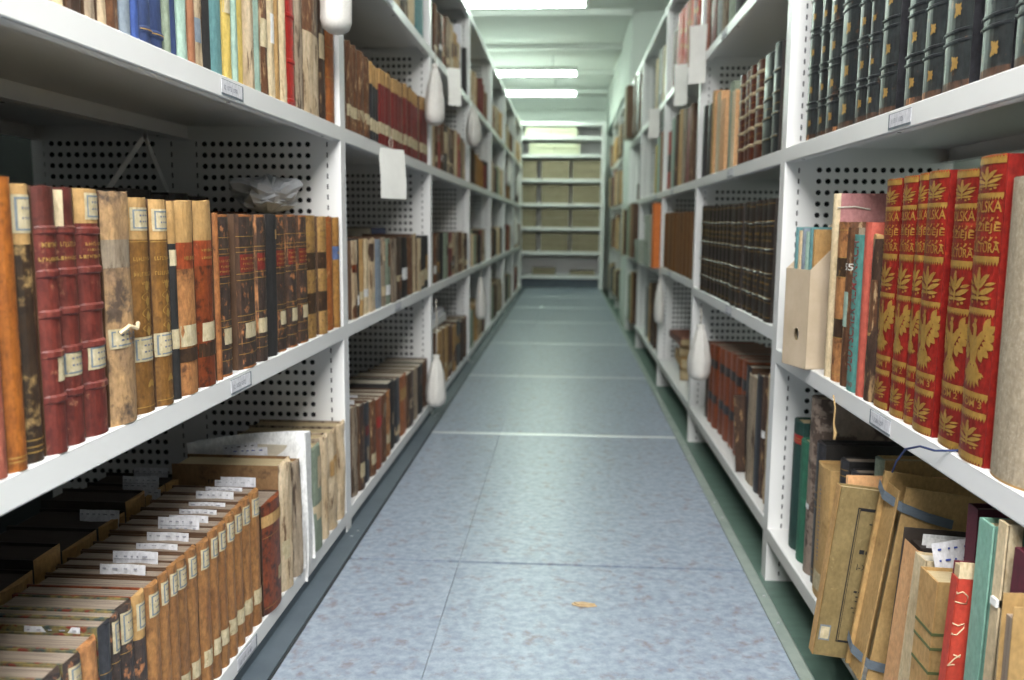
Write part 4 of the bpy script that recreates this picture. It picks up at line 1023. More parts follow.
for i, (c, hh) in enumerate((('c_teal', .252), ('p_cream', .246), ('c_bluegrey', .25), ('c_palegreen', .244), ('c_teal', .25), ('p_tan', .248))):
    nm = ('dark teal', 'cream', 'blue-grey', 'pale green', 'second teal', 'tan')[i]
    t = empty('pamphlet', (0, 0, 0), label='thin %s pamphlet standing in the beige magazine file' % nm, cat='pamphlet', group='pamphlets in the magazine file')
    t.matrix_world = Matrix.Translation((.409, 1.66, ZR[0]['B'] + .002)) @ Matrix.Rotation(yaw, 4, 'Z') @ Matrix.Translation((.012, -.008 - .012 * i, 0))
    mb = MB(); mb.box((0, -.006, 0), (.155, -.0052, hh), c); mb.box((0, -.0008, 0), (.155, 0, hh), c); mb.box((-.0008, -.006, 0), (0, 0, hh), c); mb.build('cover', t)
    mb = MB(); mb.box((.0005, -.0051, .001), (.152, -.0009, hh - .002), 'page_white'); mb.build('page_block', t)

# -- right, nearest bay, bottom shelf
z = ZR[0]['C']
book('dark green cloth book with red title, farthest on bottom shelf, nearest right bay', 1, 1.743, .06, .262, z, S('c_dkgreen', 'dk', board='c_dkgreen', zones=(('l_redbright', .83, .9),), lines=(.85, .87)), d=.17, back=.02, jit=0)
book('plain green cloth book second from far end, bottom shelf, nearest right bay', 1, 1.672, .055, .238, z, S('c_green', 'green', board='c_green'), d=.17, back=.016, jit=0)
book('large brown damask-patterned book behind the green cloth books', 1, 1.612, .05, .335, z, S('c_pattern', 'pattern', board='c_pattern', patches=((.37, .4, -.9, .4, 'p_white'),)), d=.25, back=.014, jit=0)
book('black gilt-lined book between patterned and tan books, bottom right shelf', 1, 1.563, .042, .262, z, S('l_black', 'black', board='c_black', page='c_black', lines=(.06, .1, .55, .6, .65)), d=.2, back=.014, jit=0)
def tanprint(root, P, t, h, d):
    mb = MB(); r3 = random.Random(5); zc = .28
    while zc < .86:
        l = r3.uniform(.008, .02)
        mb.add([P(-.12, zc * h, .0006), P(.12, zc * h, .0006), P(.12, zc * h + l * h * .7, .0006), P(-.12, zc * h + l * h * .7, .0006)], [(0, 1, 2, 3)], 'ink_grey'); zc += l + .012
    mb.build('printed_lettering', root)
book('thick tan cloth book with paper label at its foot, bottom right shelf', 1, 1.502, .07, .236, z, S('p_kraft', 'tan', board='p_kraft', page='p_kraft', rnd=.5, patches=((.06, .2, -.45, .6, None),)), d=.16, back=.005, jit=0, extra=tanprint)
book('black leather book standing behind the tan cloth book', 1, 1.449, .033, .262, z, S('l_black', 'b', board='c_black', lines=(.9, .94), page='page_old'), d=.2, back=.02, jit=0)
book('second black leather book behind the olive leaning pamphlet', 1, 1.412, .03, .253, z, S('l_black', 'b', board='c_black', page='page_old', lines=(.92,)), d=.2, back=.026, jit=0)
book('tan book with teal edge deep behind the leaning pamphlet', 1, 1.376, .034, .285, z, S('c_greygreen', 'g', board='p_kraft', page='page'), d=.2, back=.05, jit=0)
book('maroon book standing behind the elastic-banded folder', 1, 1.34, .03, .262, z, S('c_maroon', 'm', board='c_maroon', page='page'), d=.2, back=.05, jit=0)

def slab(name, label, cat, loc, tip, parts, rz=0, lean=0, group=None):
    """loose item standing in the right rack: local x into the rack, y along it"""
    o = empty(name, loc, 0, label, cat, group)
    o.rotation_euler = (lean, tip, rz)
    for nm, boxes in parts:
        mb = MB()
        for lo, hi, n in boxes: mb.box(lo, hi, n)
        mb.build(nm, o)
    return o
# olive pamphlet, foot pulled out over the shelf edge
o = slab('pamphlet', 'olive-brown printed pamphlet pulled out over the shelf edge, bottom right shelf', 'pamphlet', (.384, 1.285, z + .001), math.radians(6.0),
         [('cover', [((0, -.002, 0), (.172, 0, .265), 'p_olive'), ((0, .016, 0), (.172, .018, .265), 'p_olive'), ((-.0008, -.002, 0), (.001, .018, .265), 'p_tan')]), ('page_block', [((.002, .0, .002), (.17, .016, .262), 'page')]),
          ('label', [((.004, -.0026, .025), (.02, -.002, .049), 'p_frame'), ((.0055, -.0029, .0275), (.0185, -.0026, .0465), 'p_label')])])
mb = MB()
fr = ((.03, .025, .155, .0265), (.03, .235, .155, .2365), (.03, .025, .0315, .2365), (.1535, .025, .155, .2365))
for a, b_, c, d_ in fr: mb.box((a, -.0026, b_), (c, -.002, d_), 'ink')
for a, b_, c, d_ in fr: mb.box((a + .003 if c - a > .01 else a + (.003 if a < .1 else -.003), -.0025, b_ + (.003 if b_ < .1 else -.003)), (c - .003 if c - a > .01 else a + (.0037 if a < .1 else -.0023), -.002, (d_ if d_ - b_ < .01 else d_ - .003) - (.0004 if d_ - b_ < .01 else 0)), 'ink')
r3 = random.Random(11)
for zc, x0, x1, hh in ((.212, .05, .075, .002), (.166, .042, .12, .007), (.105, .044, .1, .003), (.098, .048, .12, .002), (.091, .048, .11, .002), (.08, .044, .115, .002), (.073, .048, .1, .002)):
    x = x0
    while x < x1:
        wd = r3.uniform(.003, .007) * (1.3 if hh > .004 else 1); mb.box((x, -.0026, zc), (x + wd, -.002, zc + hh * r3.uniform(.6, 1)), 'ink'); x += wd + .0022
vs, fs, wd = text_geo('I-X'); mb.add([(.042 + u * .009, -.0026, .141 + v * .009) for u, v in vs], fs, 'ink')
mb.build('printed_lettering', o)
slab('pamphlet', 'peach paper booklet just showing behind the olive pamphlet', 'pamphlet', (.43, 1.312, z), 0, [('cover', [((0, 0, 0), (.15, .001, .272), 'c_peach'), ((0, .007, 0), (.15, .008, .272), 'c_peach')]), ('page_block', [((.001, .001, .001), (.148, .007, .27), 'page')])])
# folder with elastic straps
o = slab('elastic_folder', 'tan card folder closed by two grey elastic straps, bottom right shelf', 'folder', (.423, 1.205, z + .001), math.radians(7.5),
         [('front_flap', [((.014, 0, 0), (.25, .0018, .292), 'p_kraft')]), ('back_flap', [((0, .05, .004), (.25, .0518, .30), 'p_kraft')]), ('spine', [((.006, .0018, 0), (.008, .05, .285), 'p_kraft'), ((.0, .046, .004), (.012, .0518, .30), 'p_kraft')]),
          ('page_block', [((.03, .006, .004), (.245, .046, .262), 'page')])])
for zc, dz in ((.262, -.012), (.028, -.004)):
    mb = MB()
    pts = [(-.003, .053, zc + .018), (-.003, .03, zc + .008), (.012, -.002, zc + .002), (.05, -.0022, zc + dz * .6), (.085 if zc > .1 else .05, -.0022, zc + dz)]
    for a, b_ in zip(pts, pts[1:]):
        a, b_ = Vector(a), Vector(b_)
        mb.add([a + Vector((0, 0, -.0065)), b_ + Vector((0, 0, -.0065)), b_ + Vector((0, 0, .0065)), a + Vector((0, 0, .0065)),
                a + Vector((-.0006, -.0016, -.0065)), b_ + Vector((-.0006, -.0016, -.0065)), b_ + Vector((-.0006, -.0016, .0065)), a + Vector((-.0006, -.0016, .0065))],
               [(0, 1, 2, 3), (7, 6, 5, 4), (3, 2, 6, 7), (0, 4, 5, 1), (0, 3, 7, 4), (1, 5, 6, 2)], 'elastic')
    mb.build('elastic_strap', o)
# torn peach wrapper with papers in it
o = slab('paper_folder', 'torn peach paper wrapper stuffed with white sheets, before the strapped folder', 'folder', (.436, 1.105, z + .001), math.radians(3.5),
         [('page_block', [((.012, .008, .003), (.21, .04, .236), 'b_dark'), ((.02, .012, .2), (.22, .0128, .249), 'p_white'), ((.024, .016, .2), (.222, .0168, .245), 'p_white'), ((.018, .021, .2), (.22, .0218, .251), 'p_white'), ((.03, .027, .2), (.22, .0278, .247), 'p_white')]), ('back_leaf', [((.004, .046, 0), (.2, .048, .25), 'b_dark')])])
mb = MB(); n = 22
for s, yy in ((0, 0), (1, .0012)):
    pass
edge = [(.004 + .006 * noise.noise(Vector((k * .9, 2, 1))) + (.008 if 6 < k < 12 else 0), .235 * k / n) for k in range(n + 1)]
topl = [(.01 + .06 * k / 8, .235 + .006 * noise.noise(Vector((k * 1.3, 7, 3))) - .002 * k) for k in range(1, 9)]
mb.prism(edge + topl + [(.07, 0)], 1, 0, .0015, 'c_peach')
mb.prism([(.002, 0), (.004, 0), (.008, .23), (.006, .235)], 1, .0016, .046, 'c_peach')
mb.build('front_leaf', o)
o = slab('pamphlet', 'cream paper-covered book under the handwritten slip, bottom right shelf', 'book', (.434, 1.062, z + .001), math.radians(3.5),
         [('cover', [((0, 0, 0), (.18, .0015, .238), 'p_cream'), ((0, .03, 0), (.18, .0315, .238), 'p_cream'), ((-.001, 0, 0), (.001, .0315, .238), 'p_cream')]), ('page_block', [((.001, .0015, .002), (.178, .03, .235), 'page_white')])])
o.name = 'book'
slip(.455, .53, 1.052, .268, .308, 'white slip with blue handwriting on the cream book, bottom right shelf', rot=-.18, writing='ink_blue', grid=False, group=None)
o = slab('book', 'tan book with two green bands across its cover, bottom right shelf', 'book', (.432, 1.0, z + .001), math.radians(1.5),
         [('cover', [((.0, 0, 0), (.19, .0018, .236), 'p_kraft'), ((0, .046, 0), (.19, .048, .236), 'p_kraft')]), ('spine', [((-.0018, 0, 0), (.0005, .048, .236), 'p_tan')]), ('page_block', [((.002, .002, .002), (.188, .046, .232), 'page')]),
          ('print', [((-.0024, -.0006, zz), (.19, .048, zz + .0035), 'ink_green') for zz in (.17, .152, .122)])])
vs, fs, wd = text_geo('PR'); mb = MB(); mb.add([(.018 + u * .009, -.0004, .135 + v * .009) for u, v in vs], fs, 'ink'); mb.build('lettering', o)
slab('book', 'tall maroon book standing deep behind the red booklet, bottom right shelf', 'book', (.464, .985, z + .001), 0, [('cover', [((0, -.012, 0), (.18, -.01, .333), 'c_maroon'), ((0, .01, 0), (.18, .012, .333), 'c_maroon'), ((-.001, -.012, 0), (.001, .012, .333), 'c_maroon')]), ('page_block', [((.001, -.01, .003), (.177, .01, .328), 'page_old')])])
o = slab('pamphlet', 'coral red booklet with cream script and torn corner, bottom right shelf', 'pamphlet', (.416, .93, z + .001), math.radians(2.5), [('cover', [((0, 0, 0), (.16, .001, .27), 'c_redcoral'), ((0, .014, 0), (.16, .015, .285), 'c_maroon'), ((-.0008, 0, 0), (.0005, .015, .27), 'c_redcoral'), ((0, -.0004, .27), (.16, .0012, .288), 'p_cream')]), ('page_block', [((.001, .0015, .002), (.158, .0135, .283), 'page')])])
mb = MB()
for i in range(6):
    zc = .06 + .036 * i
    pts = [(.006 + .007 * math.sin(k * 1.1 + i), -.0005, zc + .003 * k + .004 * math.cos(k * 1.7)) for k in range(7)]
    mb.tube(pts, .0007, 'p_cream', 5)
mb.build('lettering', o, smooth=True)
def slim(label, x, y, t, h, c, pg='page', d=.19, tip=0):
    return slab('book', label, 'book', (x, y, z + .001), tip, [('cover', [((0, -t / 2, 0), (d, -t / 2 + .002, h), c), ((0, t / 2 - .002, 0), (d, t / 2, h), c)]), ('spine', [((-.002, -t / 2, 0), (.001, t / 2, h), c)]), ('page_block', [((.001, -t / 2 + .002, .003), (d - .003, t / 2 - .002, h - .005), pg)])])
slim('tall mint green cloth book beside the coral booklet, bottom right shelf', .436, .905, .03, .342, 'c_mint', tip=math.radians(1))
o = slim('thin cream pinned book between mint and maroon books, bottom right shelf', .438, .876, .016, .352, 'p_cream', 'page_white', tip=math.radians(1))
mb = MB(); mb.box((-.005, -.008, .265), (.002, .004, .273), 'ink_white'); mb.build('pin', o)
slim('dark green book rising behind the nearest maroon book, bottom right shelf', .46, .86, .014, .36, 'c_dkgreen')
slim('nearest maroon cloth book, bottom right shelf', .436, .836, .03, .336, 'c_maroon', tip=math.radians(1.5))
o = slab('paper_folder', 'torn brown card folder at the frame corner, bottom right shelf', 'folder', (.415, .79, z + .001), 0, [('front_leaf', [((0, 0, 0), (.2, .0015, .3), 'p_kraft')]), ('back_leaf', [((0, .02, 0), (.2, .0215, .305), 'p_kraft')]), ('page_block', [((.004, .0015, .002), (.19, .02, .285), 'page_old')])])
# pale string hanging from the middle shelf
mb = MB(); mb.tube([(.436, 1.425, .405), (.4385, 1.42, .385), (.437, 1.418, .36), (.4385, 1.412, .345), (.436, 1.408, .335)], [.0014, .0014, .0014, .003, .0022], 'cord_tan', 6); o = mb.build('string', smooth=True); tag(o, 'short tan string hanging below the teal almanac on the right shelf', 'string')

# -- right, second bay
rib = S('l_ribbed', 'red-brown ribbed calf', board='l_brown', bands=(.16, .34, .52, .7, .88), bandmat='l_ribedge', lines=(.25, .43, .61, .79), patches=())
dk = P1('l_blackgreen', 'dark ribbed leather', bands=(.15, .36, .55, .75), lines=(.15, .36, .55, .75, .45), board='b_dark')
run([(1.975, 0.066, 0.231), (2.059, 0.09, 0.221), (2.155, 0.085, 0.226), (2.235, 0.06, 0.225), (2.30, 0.06, 0.226), (2.37, 0.07, 0.225)], 1, ZR[1]['A'], 'upper', 'second right', [dk, dk, rib, rib, rib, rib], detail=2)
def pale(desc, c): return S(c, desc, board='c_greygreen' if c == 'c_greygreen' else 'c_peach', page='page', rnd=.3)
run([(2.46, .055, .2), (2.53, .07, .235), (2.62, .08, .205), (2.715, .07, .235), (2.80, .05, .25), (2.89, .07, .225), (2.97, .06, .23)], 1, ZR[1]['A'], 'upper', 'second right far', [pale('pale cream paper', 'p_cream'), pale('grey-green', 'c_greygreen'), pale('pale orange card', 'c_peach'), pale('cream card', 'p_cream'), pale('tan card', 'p_tan'), P1('l_black', 'black', board='b_dark'), P1('l_black', 'last black', board='b_dark')], detail=1)
bl = S('l_blackrow', 'black gilt-banded set', board='b_dark', page='page_old', bands=(.18, .38, .58, .8), lines=(.04, .16, .2, .36, .4, .56, .6, .78, .82, .96), letters=((.7, .725, .7), (.65, .67, .7), (.3, .32, .7), (.25, .265, .6)), rnd=.8)
R2B = [(1.978, .068, .275), (2.046, .064, .273), (2.111, .062, .272)] + [(2.142 + .0505 + (i * .0615), .06, .27 + .0004 * i) for i in range(13)]
run([r for r in R2B if r[0] + r[1] / 2 < 3.06], 1, ZR[1]['B'], 'middle', 'second right', [bl] * 17, detail=2)
orc = S('l_rust', 'orange-brown, black patches', board='l_rust', page='page_old', zones=(('l_black', .3, .4), ('l_black', .72, .82)), rnd=.9)
run([(1.973, .072, .298), (2.028, .034, .29), (2.076, .055, .282), (2.155, .095, .27)], 1, ZR[1]['C'], 'bottom', 'second right', pick(('p_creamrag', 'yellowed tattered', .008, ()), ('l_darkbrown', 'dark brown, white tie', .002, ((.5, .56, -.9, .9, 'p_white'),)), ('l_black', 'dark blue-black', .001, ()), ('p_rag', 'grey linen', .003, ())), back=.02)
run([(2.26, .06, .275), (2.335, .075, .28), (2.42, .08, .276), (2.505, .08, .272), (2.59, .08, .27), (2.675, .08, .264), (2.76, .08, .26), (2.84, .07, .255), (2.91, .06, .25)], 1, ZR[1]['C'], 'bottom', 'second right far', [P1('l_black', 'black')] + [orc] * 7 + [P1('l_darkbrown', 'dark brown')], detail=1, back=.03)
o = slab('pamphlet', 'loose dark board leaning out before the grey linen book, bottom shelf, second right bay', 'book cover', (.448, 2.235, ZR[1]['C'] + .001), 0, [('cover', [((0, 0, 0), (.09, .004, .2), 'l_darkbrown')])], rz=.16, lean=-.2)
o.name = 'loose_cover'
run([(2.5, .08, .28), (2.6, .08, .28), (2.69, .08, .28), (2.79, .1, .29), (2.9, .1, .28), (3.0, .08, .28)], 1, ZR[1]['D'], 'top', 'second right', pick(('c_black', 'black', 0, ()), ('c_greygreen', 'grey-green', 0, ()), ('p_rag', 'grey', 0, ()), ('c_grey', 'pale grey', 0, ()), ('l_redrow', 'dark red', 0, ()), ('l_pink', 'faded rose', 0, ())), detail=0)
# -- right, third bay
run([(3.23, .07, .26), (3.32, .07, .26), (3.388, 0.065, 0.247), (3.47, 0.08, 0.255), (3.56, 0.08, 0.26), (3.65, 0.08, 0.262), (3.74, 0.09, 0.265), (3.83, 0.07, 0.25), (3.91, 0.06, 0.235), (3.98, .06, .235)], 1, ZR[2]['D'], 'top', 'third right', pick(*[(('c_salmon', 'l_redrow', 'c_salmon', 'c_brick', 'l_redbright', 'c_salmon', 'l_redrow')[q], 'red gilt-dashed', 0, ((.3 + .07 * (q % 3), .36 + .07 * (q % 3), -.4, .5, 'gold_dull'), (.6 + .05 * (q % 2), .66 + .05 * (q % 2), -.4, .5, 'gold_dull'))) for q in range(6)], ('l_redbright', 'bright red', 0, ()), ('l_redrow', 'dark red', 0, ()), ('l_maroon', 'maroon', 0, ()), ('l_redrow', 'faded red', 0, ())), detail=0)
run([(3.29, .09, .28), (3.396, 0.1, 0.281), (3.51, 0.11, 0.289), (3.63, 0.12, 0.298), (3.76, 0.08, 0.295), (3.86, 0.1, 0.29), (3.98, 0.12, 0.25)], 1, ZR[2]['A'], 'upper', 'third right', pick(('l_brown', 'brown', 0, ()), ('l_redrow', 'wine red', 0, ()), ('p_rag', 'grey', 0, ()), ('p_tan', 'pale tan', 0, ()), ('l_darkbrown', 'thin dark brown', 0, ()), ('c_palegreen', 'pale grey-green', 0, ()), ('l_redbright', 'red', 0, ((.3, .6, -.9, .9, 'b_dark'),))), detail=0)
run([(3.19 + .108 * i, .105, .238 + .0012 * i) for i in range(9)], 1, ZR[2]['B'], 'middle', 'third right', [S('l_brownrow', 'golden-brown matching set', board='l_brownrow', page='page_old', lines=(.2, .5, .8))] * 9, detail=0)
for i, (c, y, dz, rz, t) in enumerate((('l_brown', 3.72, .0, .12, .05), ('p_tan', 3.70, .051, .05, .04), ('l_black', 3.78, .092, .16, .045), ('l_redbrown', 3.74, .138, -.02, .03))):
    o = slab('book', '%s book lying flat, %s in the pile, bottom shelf, third right bay' % (('brown', 'tan', 'black', 'russet')[i], ('lowest', 'second from below', 'third from below', 'topmost')[i]), 'book', (B + .03, y - .15, ZR[2]['C'] + .001 + dz), 0,
             [('cover', [((0, 0, 0), (.2, .34, .002), c), ((0, 0, t - .002), (.2, .34, t), c), ((0, 0, 0), (.002, .34, t), c)]), ('page_block', [((.002, .003, .002), (.197, .337, t - .002), 'page')])], rz=-rz, group='flat pile in the third right bay')
# -- right, fourth and fifth bays, each thing standing alone
def single(y, t, h, bay, k, c, desc, shelf, x=None, d=.2, back=.012):
    book(desc, 1, y, t, h, ZR[bay][k], P1(c, desc, rough=.002), d=d, back=back, detail=0, group=None)
single(4.30, .085, .31, 3, 'B', 'c_orange', 'bright orange spine on middle shelf, fourth right bay', 0, back=-.03)
for i, (y, zz) in enumerate(((4.52, 0), (4.52, .13), (4.9, 0))):
    tag(slab('archive_box', 'x', 'box', (B - .035 - .02 * (i == 2), y - .13, ZR[3]['B'] + .001 + zz), 0, [('body', [((0, 0, 0), (.28, .26, .115), 'box_grey')]), ('lid', [((-.003, -.003, .09), (.283, .263, .124), 'box_grey')])]),
        'grey-green card box, %s, middle shelf, fourth right bay' % ('lower of two stacked', 'upper of two stacked', 'alone and farther')[i], 'box', 'grey boxes in the fourth right bay')
for y, t, h, k, c, ds in ((4.37, .1, .27, 'C', 'c_grey', 'grey box file with purple top, bottom shelf, fourth right bay'), (4.53, .09, .33, 'C', 'l_darkbrown', 'dark mottled book, bottom shelf, fourth right bay'), (4.65, .08, .33, 'C', 'l_darkbrown', 'second dark mottled book, bottom shelf, fourth right bay'), (4.79, .1, .32, 'C', 'p_tan', 'pale pink-tan book, bottom shelf, fourth right bay'), (5.02, .16, .28, 'C', 'c_grey', 'pale grey box file, bottom shelf, fourth right bay'),
                          (4.39, .11, .29, 'A', 'c_brick', 'brick brown book, upper shelf, fourth right bay'), (4.53, .1, .28, 'A', 'c_palegreen', 'pale green book, upper shelf, fourth right bay'), (4.67, .1, .25, 'A', 'c_yellow', 'mustard book, upper shelf, fourth right bay'),
                          (4.37, .12, .27, 'D', 'p_cream', 'cream book, top shelf, fourth right bay'), (4.51, .1, .29, 'D', 'l_maroon', 'maroon book, top shelf, fourth right bay'), (4.64, .1, .3, 'D', 'c_grey', 'grey book, top shelf, fourth right bay'), (4.77, .1, .28, 'D', 'p_cream', 'yellowish book, top shelf, fourth right bay')):
    o = book(ds, 1, y, t, h, ZR[3][k], P1(c, ds, rough=.002, zones=(('c_purple', .66, 1),) if 'purple' in ds else ()), d=.2, detail=0)
for y, t, h, k, c, x_, ds in ((5.68, .26, .34, 'B', 'p_board', .405, 'russet brown folder jutting out, middle shelf, bay before the pillar'), (5.93, .14, .33, 'B', 'c_greygreen', .40, 'grey-green folder jutting out beside the russet folder before the pillar'), (6.12, .18, .31, 'B', 'p_cream', .38, 'cream folder nearest the pillar, middle shelf'),
                             (5.7, .12, .36, 'D', 'l_black', .43, 'dull black tall volume, top shelf, bay before the pillar'), (5.88, .14, .37, 'D', 'l_darkbrown', .42, 'dark brown tall volume, top shelf, bay before the pillar'), (6.12, .22, .34, 'D', 'p_rag', .38, 'striped grey volume jutting out, top shelf by the pillar'),
                             (5.7, .15, .33, 'C', 'p_tan', .42, 'tan bundle, bottom shelf, bay before the pillar'), (5.95, .2, .3, 'C', 'c_greygreen', .42, 'dark grey-green bundle, bottom shelf by the pillar'), (5.75, .2, .1, 'A', 'b_dark', .45, 'low dark bundle, upper shelf, bay before the pillar')):
    book(ds, 1, y, t, h, ZR[4][k], P1(c, ds, rough=.002) if c != 'b_dark' else P1('l_darkbrown', ds), d=.22, x=x_, detail=0)

# -- everything farther down the aisle: too many and too small to part
mb = MB(); r4 = random.Random(21)
pal = ['p_tan', 'l_brown', 'l_darkbrown', 'p_creamrag', 'c_black', 'p_rag', 'l_brown', 'l_black', 'c_greygreen', 'p_cream', 'l_redrow', 'l_tan']
def farbook(side, X, y, t, h, z, d, n):
    x0, x1 = sorted((X, X + side * d))
    xf = x0 if side > 0 else x1
    ya, yb = y + .001, y + t - .001
    b_ = min(.012, t * .25)
    poly = [(xf, ya), (xf - side * b_ * .8, ya + t * .2), (xf - side * b_, y + t / 2), (xf - side * b_ * .8, yb - t * .2), (xf, yb), (xf + side * d, yb), (xf + side * d, ya)]
    if side < 0: poly = poly[::-1]
    mb.prism(poly, 2, z, z + h, n)
    mb.box((x0 + .012, ya + .003, z + h - .001), (x1 - .012, yb - .003, z + h + .0004), 'page')
for b in range(3, 7):
    for k, zz in ZL.items():
        y = LY0 + (b - 1) * LB + .02; end = LY0 + b * LB - .06
        hb_ = {'A': .17, 'B': .18, 'C': .19, 'D': .16}[k] * r4.uniform(.9, 1.15); stop = end - r4.choice((0, 0, .15, .3))
        run_c = r4.choice(pal)
        while y < stop:
            t_ = r4.uniform(.035, .085)
            if r4.random() < .4: run_c = r4.choice(pal)
            farbook(-1, -A - .012 - r4.uniform(0, .02), y, min(t_, end - y), hb_ * r4.uniform(.85, 1.1), zz, .17, run_c); y += t_
for y0, L in ((7.2, .84), (8.18, .9)):
    for zz in (.045, .46, .85, 1.25):
        y = y0; hb_ = r4.uniform(.2, .3)
        while y < y0 + L - .08:
            t_ = r4.uniform(.05, .12); farbook(1, B + .02 - r4.uniform(0, .03), y, t_, hb_ * r4.uniform(.85, 1.1), zz, .2, r4.choice(pal + ['p_cream', 'c_grey'])); y += t_
tag(mb.build('books'), 'many small worn books on the farthest shelves down both sides of the aisle', 'books', kind='stuff')

# ------------------------------------------------------------------ end shelving with boxes
YB = 9.27
er = empty('steel_shelving', (-.035, YB, 0), label='white steel shelving closing the far end of the aisle, full of boxes', cat='shelving')
zsh = [.142, .392, .645, .894, 1.146, 1.399, 1.58, 1.725]
for x in (-.49, .40):
    mb = MB(); mb.box((x - .02, 0, -.02), (x + .02, .35, 1.735), 'rack_paint'); mb.build('upright', er)
for i, zz in enumerate(zsh):
    mb = MB(); mb.box((-.47, 0, zz - .034), (.38, .34, zz), 'rack_paint'); mb.build('shelf', er)
mb = MB(); mb.box((-.47, .34, .0), (.38, .345, 1.72), 'rack_paint'); mb.build('back_panel', er)
mb = MB(); mb.box((-.47, .04, -.02), (.38, .05, .105), 'rail_grey'); mb.build('kick_plate', er)
def abox(x0, x1, z0, h, m, label, grp, dep=.3):
    o = empty('archive_box', ((x0 + x1) / 2, YB + .015, z0 + .001), label=label, cat='box', group=grp)
    w2 = (x1 - x0) / 2
    mb = MB(); mb.box((-w2, .003, 0), (w2, dep, h - .035), m); mb.build('body', o)
    mb = MB(); mb.box((-w2 - .002, 0, h - .04), (w2 + .002, dep + .003, h - .002), m); mb.build('lid', o)
cols = [(-.475, -.325), (-.275, .018), (.049, .34)]
rows = ['lowest full row', 'second full row from below', 'third full row from below', 'highest full row']
for i, zz in enumerate(zsh[1:5]):
    for j, (a, b_) in enumerate(cols):
        for k in range(2):
            abox(a, b_, zz + .0945 * k, .0935, 'box_brown', 'brown archive box, %s %s, %s of end shelving' % (('upper' if k else 'lower'), ('left', 'middle', 'right')[j], rows[i]), 'brown archive boxes on the end shelving')
for i, (zz, x0, wd, hh) in enumerate(((zsh[5], -.403, .258, .054), (zsh[6], -.446, .264, .046))):
    for j in range(2):
        for k in range(2):
            abox(x0 + j * (wd + .008), x0 + j * (wd + .008) + wd, zz + k * (hh + .002), hh, 'box_cream', 'flat cream box, %s %s, %s shelf of end shelving' % (('lower', 'upper')[k], ('left', 'right')[j], ('second highest', 'highest')[i]), 'flat cream boxes on the end shelving')
abox(-.36, -.115, zsh[0], .07, 'box_brown', 'low brown box, left on the lowest end shelf', 'low boxes on the end shelving'); abox(.04, .3, zsh[0], .045, 'box_brown', 'very flat brown box, right on the lowest end shelf', 'low boxes on the end shelving')

# ------------------------------------------------------------------ hanging cotton bags, tags, scrap
BAGP = [(0, .34), (.06, .26), (.18, .5), (.38, .76), (.65, .97), (.86, 1.0), (.95, .86), (1.0, .5)]
def bag(label, x, y, ztop, h, w_, depth=.045, rz=0, swing=0, cord=.06, seed=1.0):
    o = empty('cloth_bag', (x, y, ztop), rz, label, 'bag', 'white cotton bags hanging from the shelving')
    o.rotation_euler = (swing, 0, rz)
    mb = MB(); nu, nv = 28, 22
    for j in range(nv + 1):
        v = j / nv                              # 0 neck .. 1 bottom
        r = 0
        for (v0, r0), (v1, r1) in zip(BAGP, BAGP[1:]):
            if v0 <= v <= v1:
                q_ = (v - v0) / (v1 - v0); q_ = q_ * q_ * (3 - 2 * q_) * .6 + q_ * .4; r = r0 + (r1 - r0) * q_
        pl = .16 * (1 - v) ** 1.2
        for i in range(nu):
            a = 2 * PI * i / nu
            k = r * (1 + pl * math.cos(7 * a + seed) + .05 * noise.noise(Vector((math.cos(a) * 1.5 + seed, math.sin(a) * 1.5, v * 4))))
            mb.v.append((depth * .5 * k * math.cos(a), w_ * .5 * k * math.sin(a) + .006 * math.sin(v * 3 + seed), -h * v))
    mi = mb.mi('bag_cotton')
    for j in range(nv):
        for i in range(nu): mb.f.append((j * nu + i, (j + 1) * nu + i, (j + 1) * nu + (i + 1) % nu, j * nu + (i + 1) % nu)); mb.m.append(mi)
    mb.f.append(tuple(range(nu))); mb.f.append(tuple(nv * nu + i for i in range(nu - 1, -1, -1))); mb.m += [mi, mi]
    mb.build('sack', o, smooth=True)
    mb = MB(); mb.tube([(0, 0, -.012), (.002, .003, cord * .5), (0, 0, cord)], .0016, 'cord', 6)
    ring = [(depth * .5 * .2 * math.cos(a), w_ * .5 * .22 * math.sin(a), -h * .06) for a in [k * PI / 6 for k in range(13)]]
    mb.tube(ring, .002, 'cord', 6)
    mb.build('cord', o, smooth=True)
bag('white cotton bag cut by the frame top, before the nearest left upright', -.434, 1.665, 1.185, .160, .085, .056, seed=.4)
bag('white cotton bag on the second left upright, upper shelf height', -.434, 2.895, 1.185, .192, .10, .064, seed=1.4)
bag('white cotton bag on the second left upright, just above the floor', -.432, 2.895, .235, .172, .11, .068, seed=2.6, cord=.19)
bag('tilted white cotton bag on the third left upright, upper shelf height', -.43, 4.0, 1.19, .165, .15, .07, swing=.5, seed=3.3)
bag('white cotton bag on the third left upright, low before dark books', -.435, 4.46, .40, .21, .12, .058, seed=5.1)
bag('white cotton bag on the second right upright, below middle shelf', .418, 2.72, .372, .172, .12, .07, seed=4.2, cord=.05)
bag('narrow white cotton bag on the third right upright, below middle shelf', .43, 4.04, .43, .2, .1, .045, seed=6.2)
bag('small far white bag, fifth left upright, upper shelf height', -.44, 6.7, 1.16, .2, .14, .05, seed=7.2)
bag('small far white bag, sixth left upright, upper shelf height', -.44, 7.9, 1.12, .2, .14, .05, seed=8.2)
bag('small far white bag hanging beside middle left shelf, near aisle end', -.43, 7.4, .74, .24, .16, .05, seed=9.2)

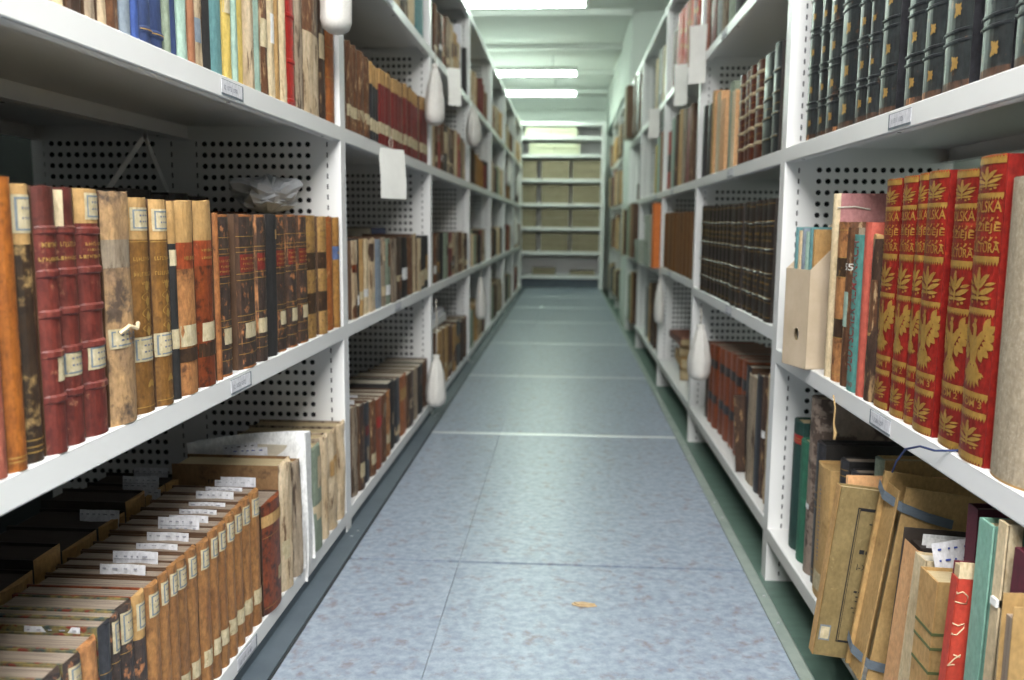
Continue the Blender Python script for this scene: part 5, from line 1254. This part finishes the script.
def tagcard(label, x, y, z, w_, h, rx=0, rz=0, cord=.03):
    o = empty('paper_tag', (x, y, z), rz, label, 'tag', 'white paper tags hanging from shelf fronts'); o.rotation_euler = (rx, 0, rz)
    mb = MB(); vs = []
    n = 6
    for s in (0, .0008):
        for j in range(n + 1):
            v = j / n; bx = .006 * math.sin(v * 2.2)
            for yy in (-w_ / 2, w_ / 2): vs.append((s + bx, yy + .002 * v, -h * v))
    k = 2 * (n + 1)
    fs = []
    for j in range(n): a = j * 2; fs += [(a, a + 1, a + 3, a + 2), (k + a + 1, k + a, k + a + 2, k + a + 3), (a, a + 2, k + a + 2, k + a), (a + 1, k + a + 1, k + a + 3, a + 3)]
    fs += [(0, k, k + 1, 1), (k - 2, k - 1, 2 * k - 1, 2 * k - 2)]
    mb.add(vs, fs, 'tag_paper'); mb.build('card', o)
    mb = MB(); mb.tube([(0, -.004, -.004), (0, -.008, cord * .6), (0, 0, cord), (0, .006, cord * .6), (0, .004, -.004)], .001, 'cord', 5); mb.build('cord', o, smooth=True)
tagcard('white paper tag below dark red books, upper shelf, second left bay', -.448, 2.24, .862, .1, .125, rz=-.5)
tagcard('white paper tag hanging from the top shelf, third left bay', -.44, 3.42, 1.262, .055, .14, rz=-.95)
tagcard('wide white paper tag on the second right upright, top shelf', .418, 3.0, 1.325, .062, .185, rz=.95)
tagcard('narrower white paper tag hanging from top shelf, third right bay', .418, 3.42, 1.275, .055, .15, rz=.95)
tagcard('small far paper tag hanging from top shelf, fourth right bay', .415, 4.42, 1.24, .06, .14, rz=.95)

mb = MB()
top = [(.02 + .045 * s + .004 * noise.noise(Vector((s * 5, 1, 2))), 1.497 - .006 * s + sgn * (.0085 * math.sin(PI * min(1, s * .9 + .1)) + .002 * noise.noise(Vector((s * 9, sgn, 0))))) for sgn, rngs in ((1, range(0, 9)), (-1, range(8, -1, -1))) for s in [k / 8 for k in rngs]]
mb.prism(top, 2, .0008, .0022, 'scrap')
mb.prism([(.024, 1.499), (.03, 1.491), (.058, 1.4905), (.062, 1.495), (.04, 1.501)], 2, .0022, .0045, 'scrap')
tag(mb.build('paper_scrap'), 'small torn scrap of tan paper lying on the blue floor tiles', 'paper scrap')
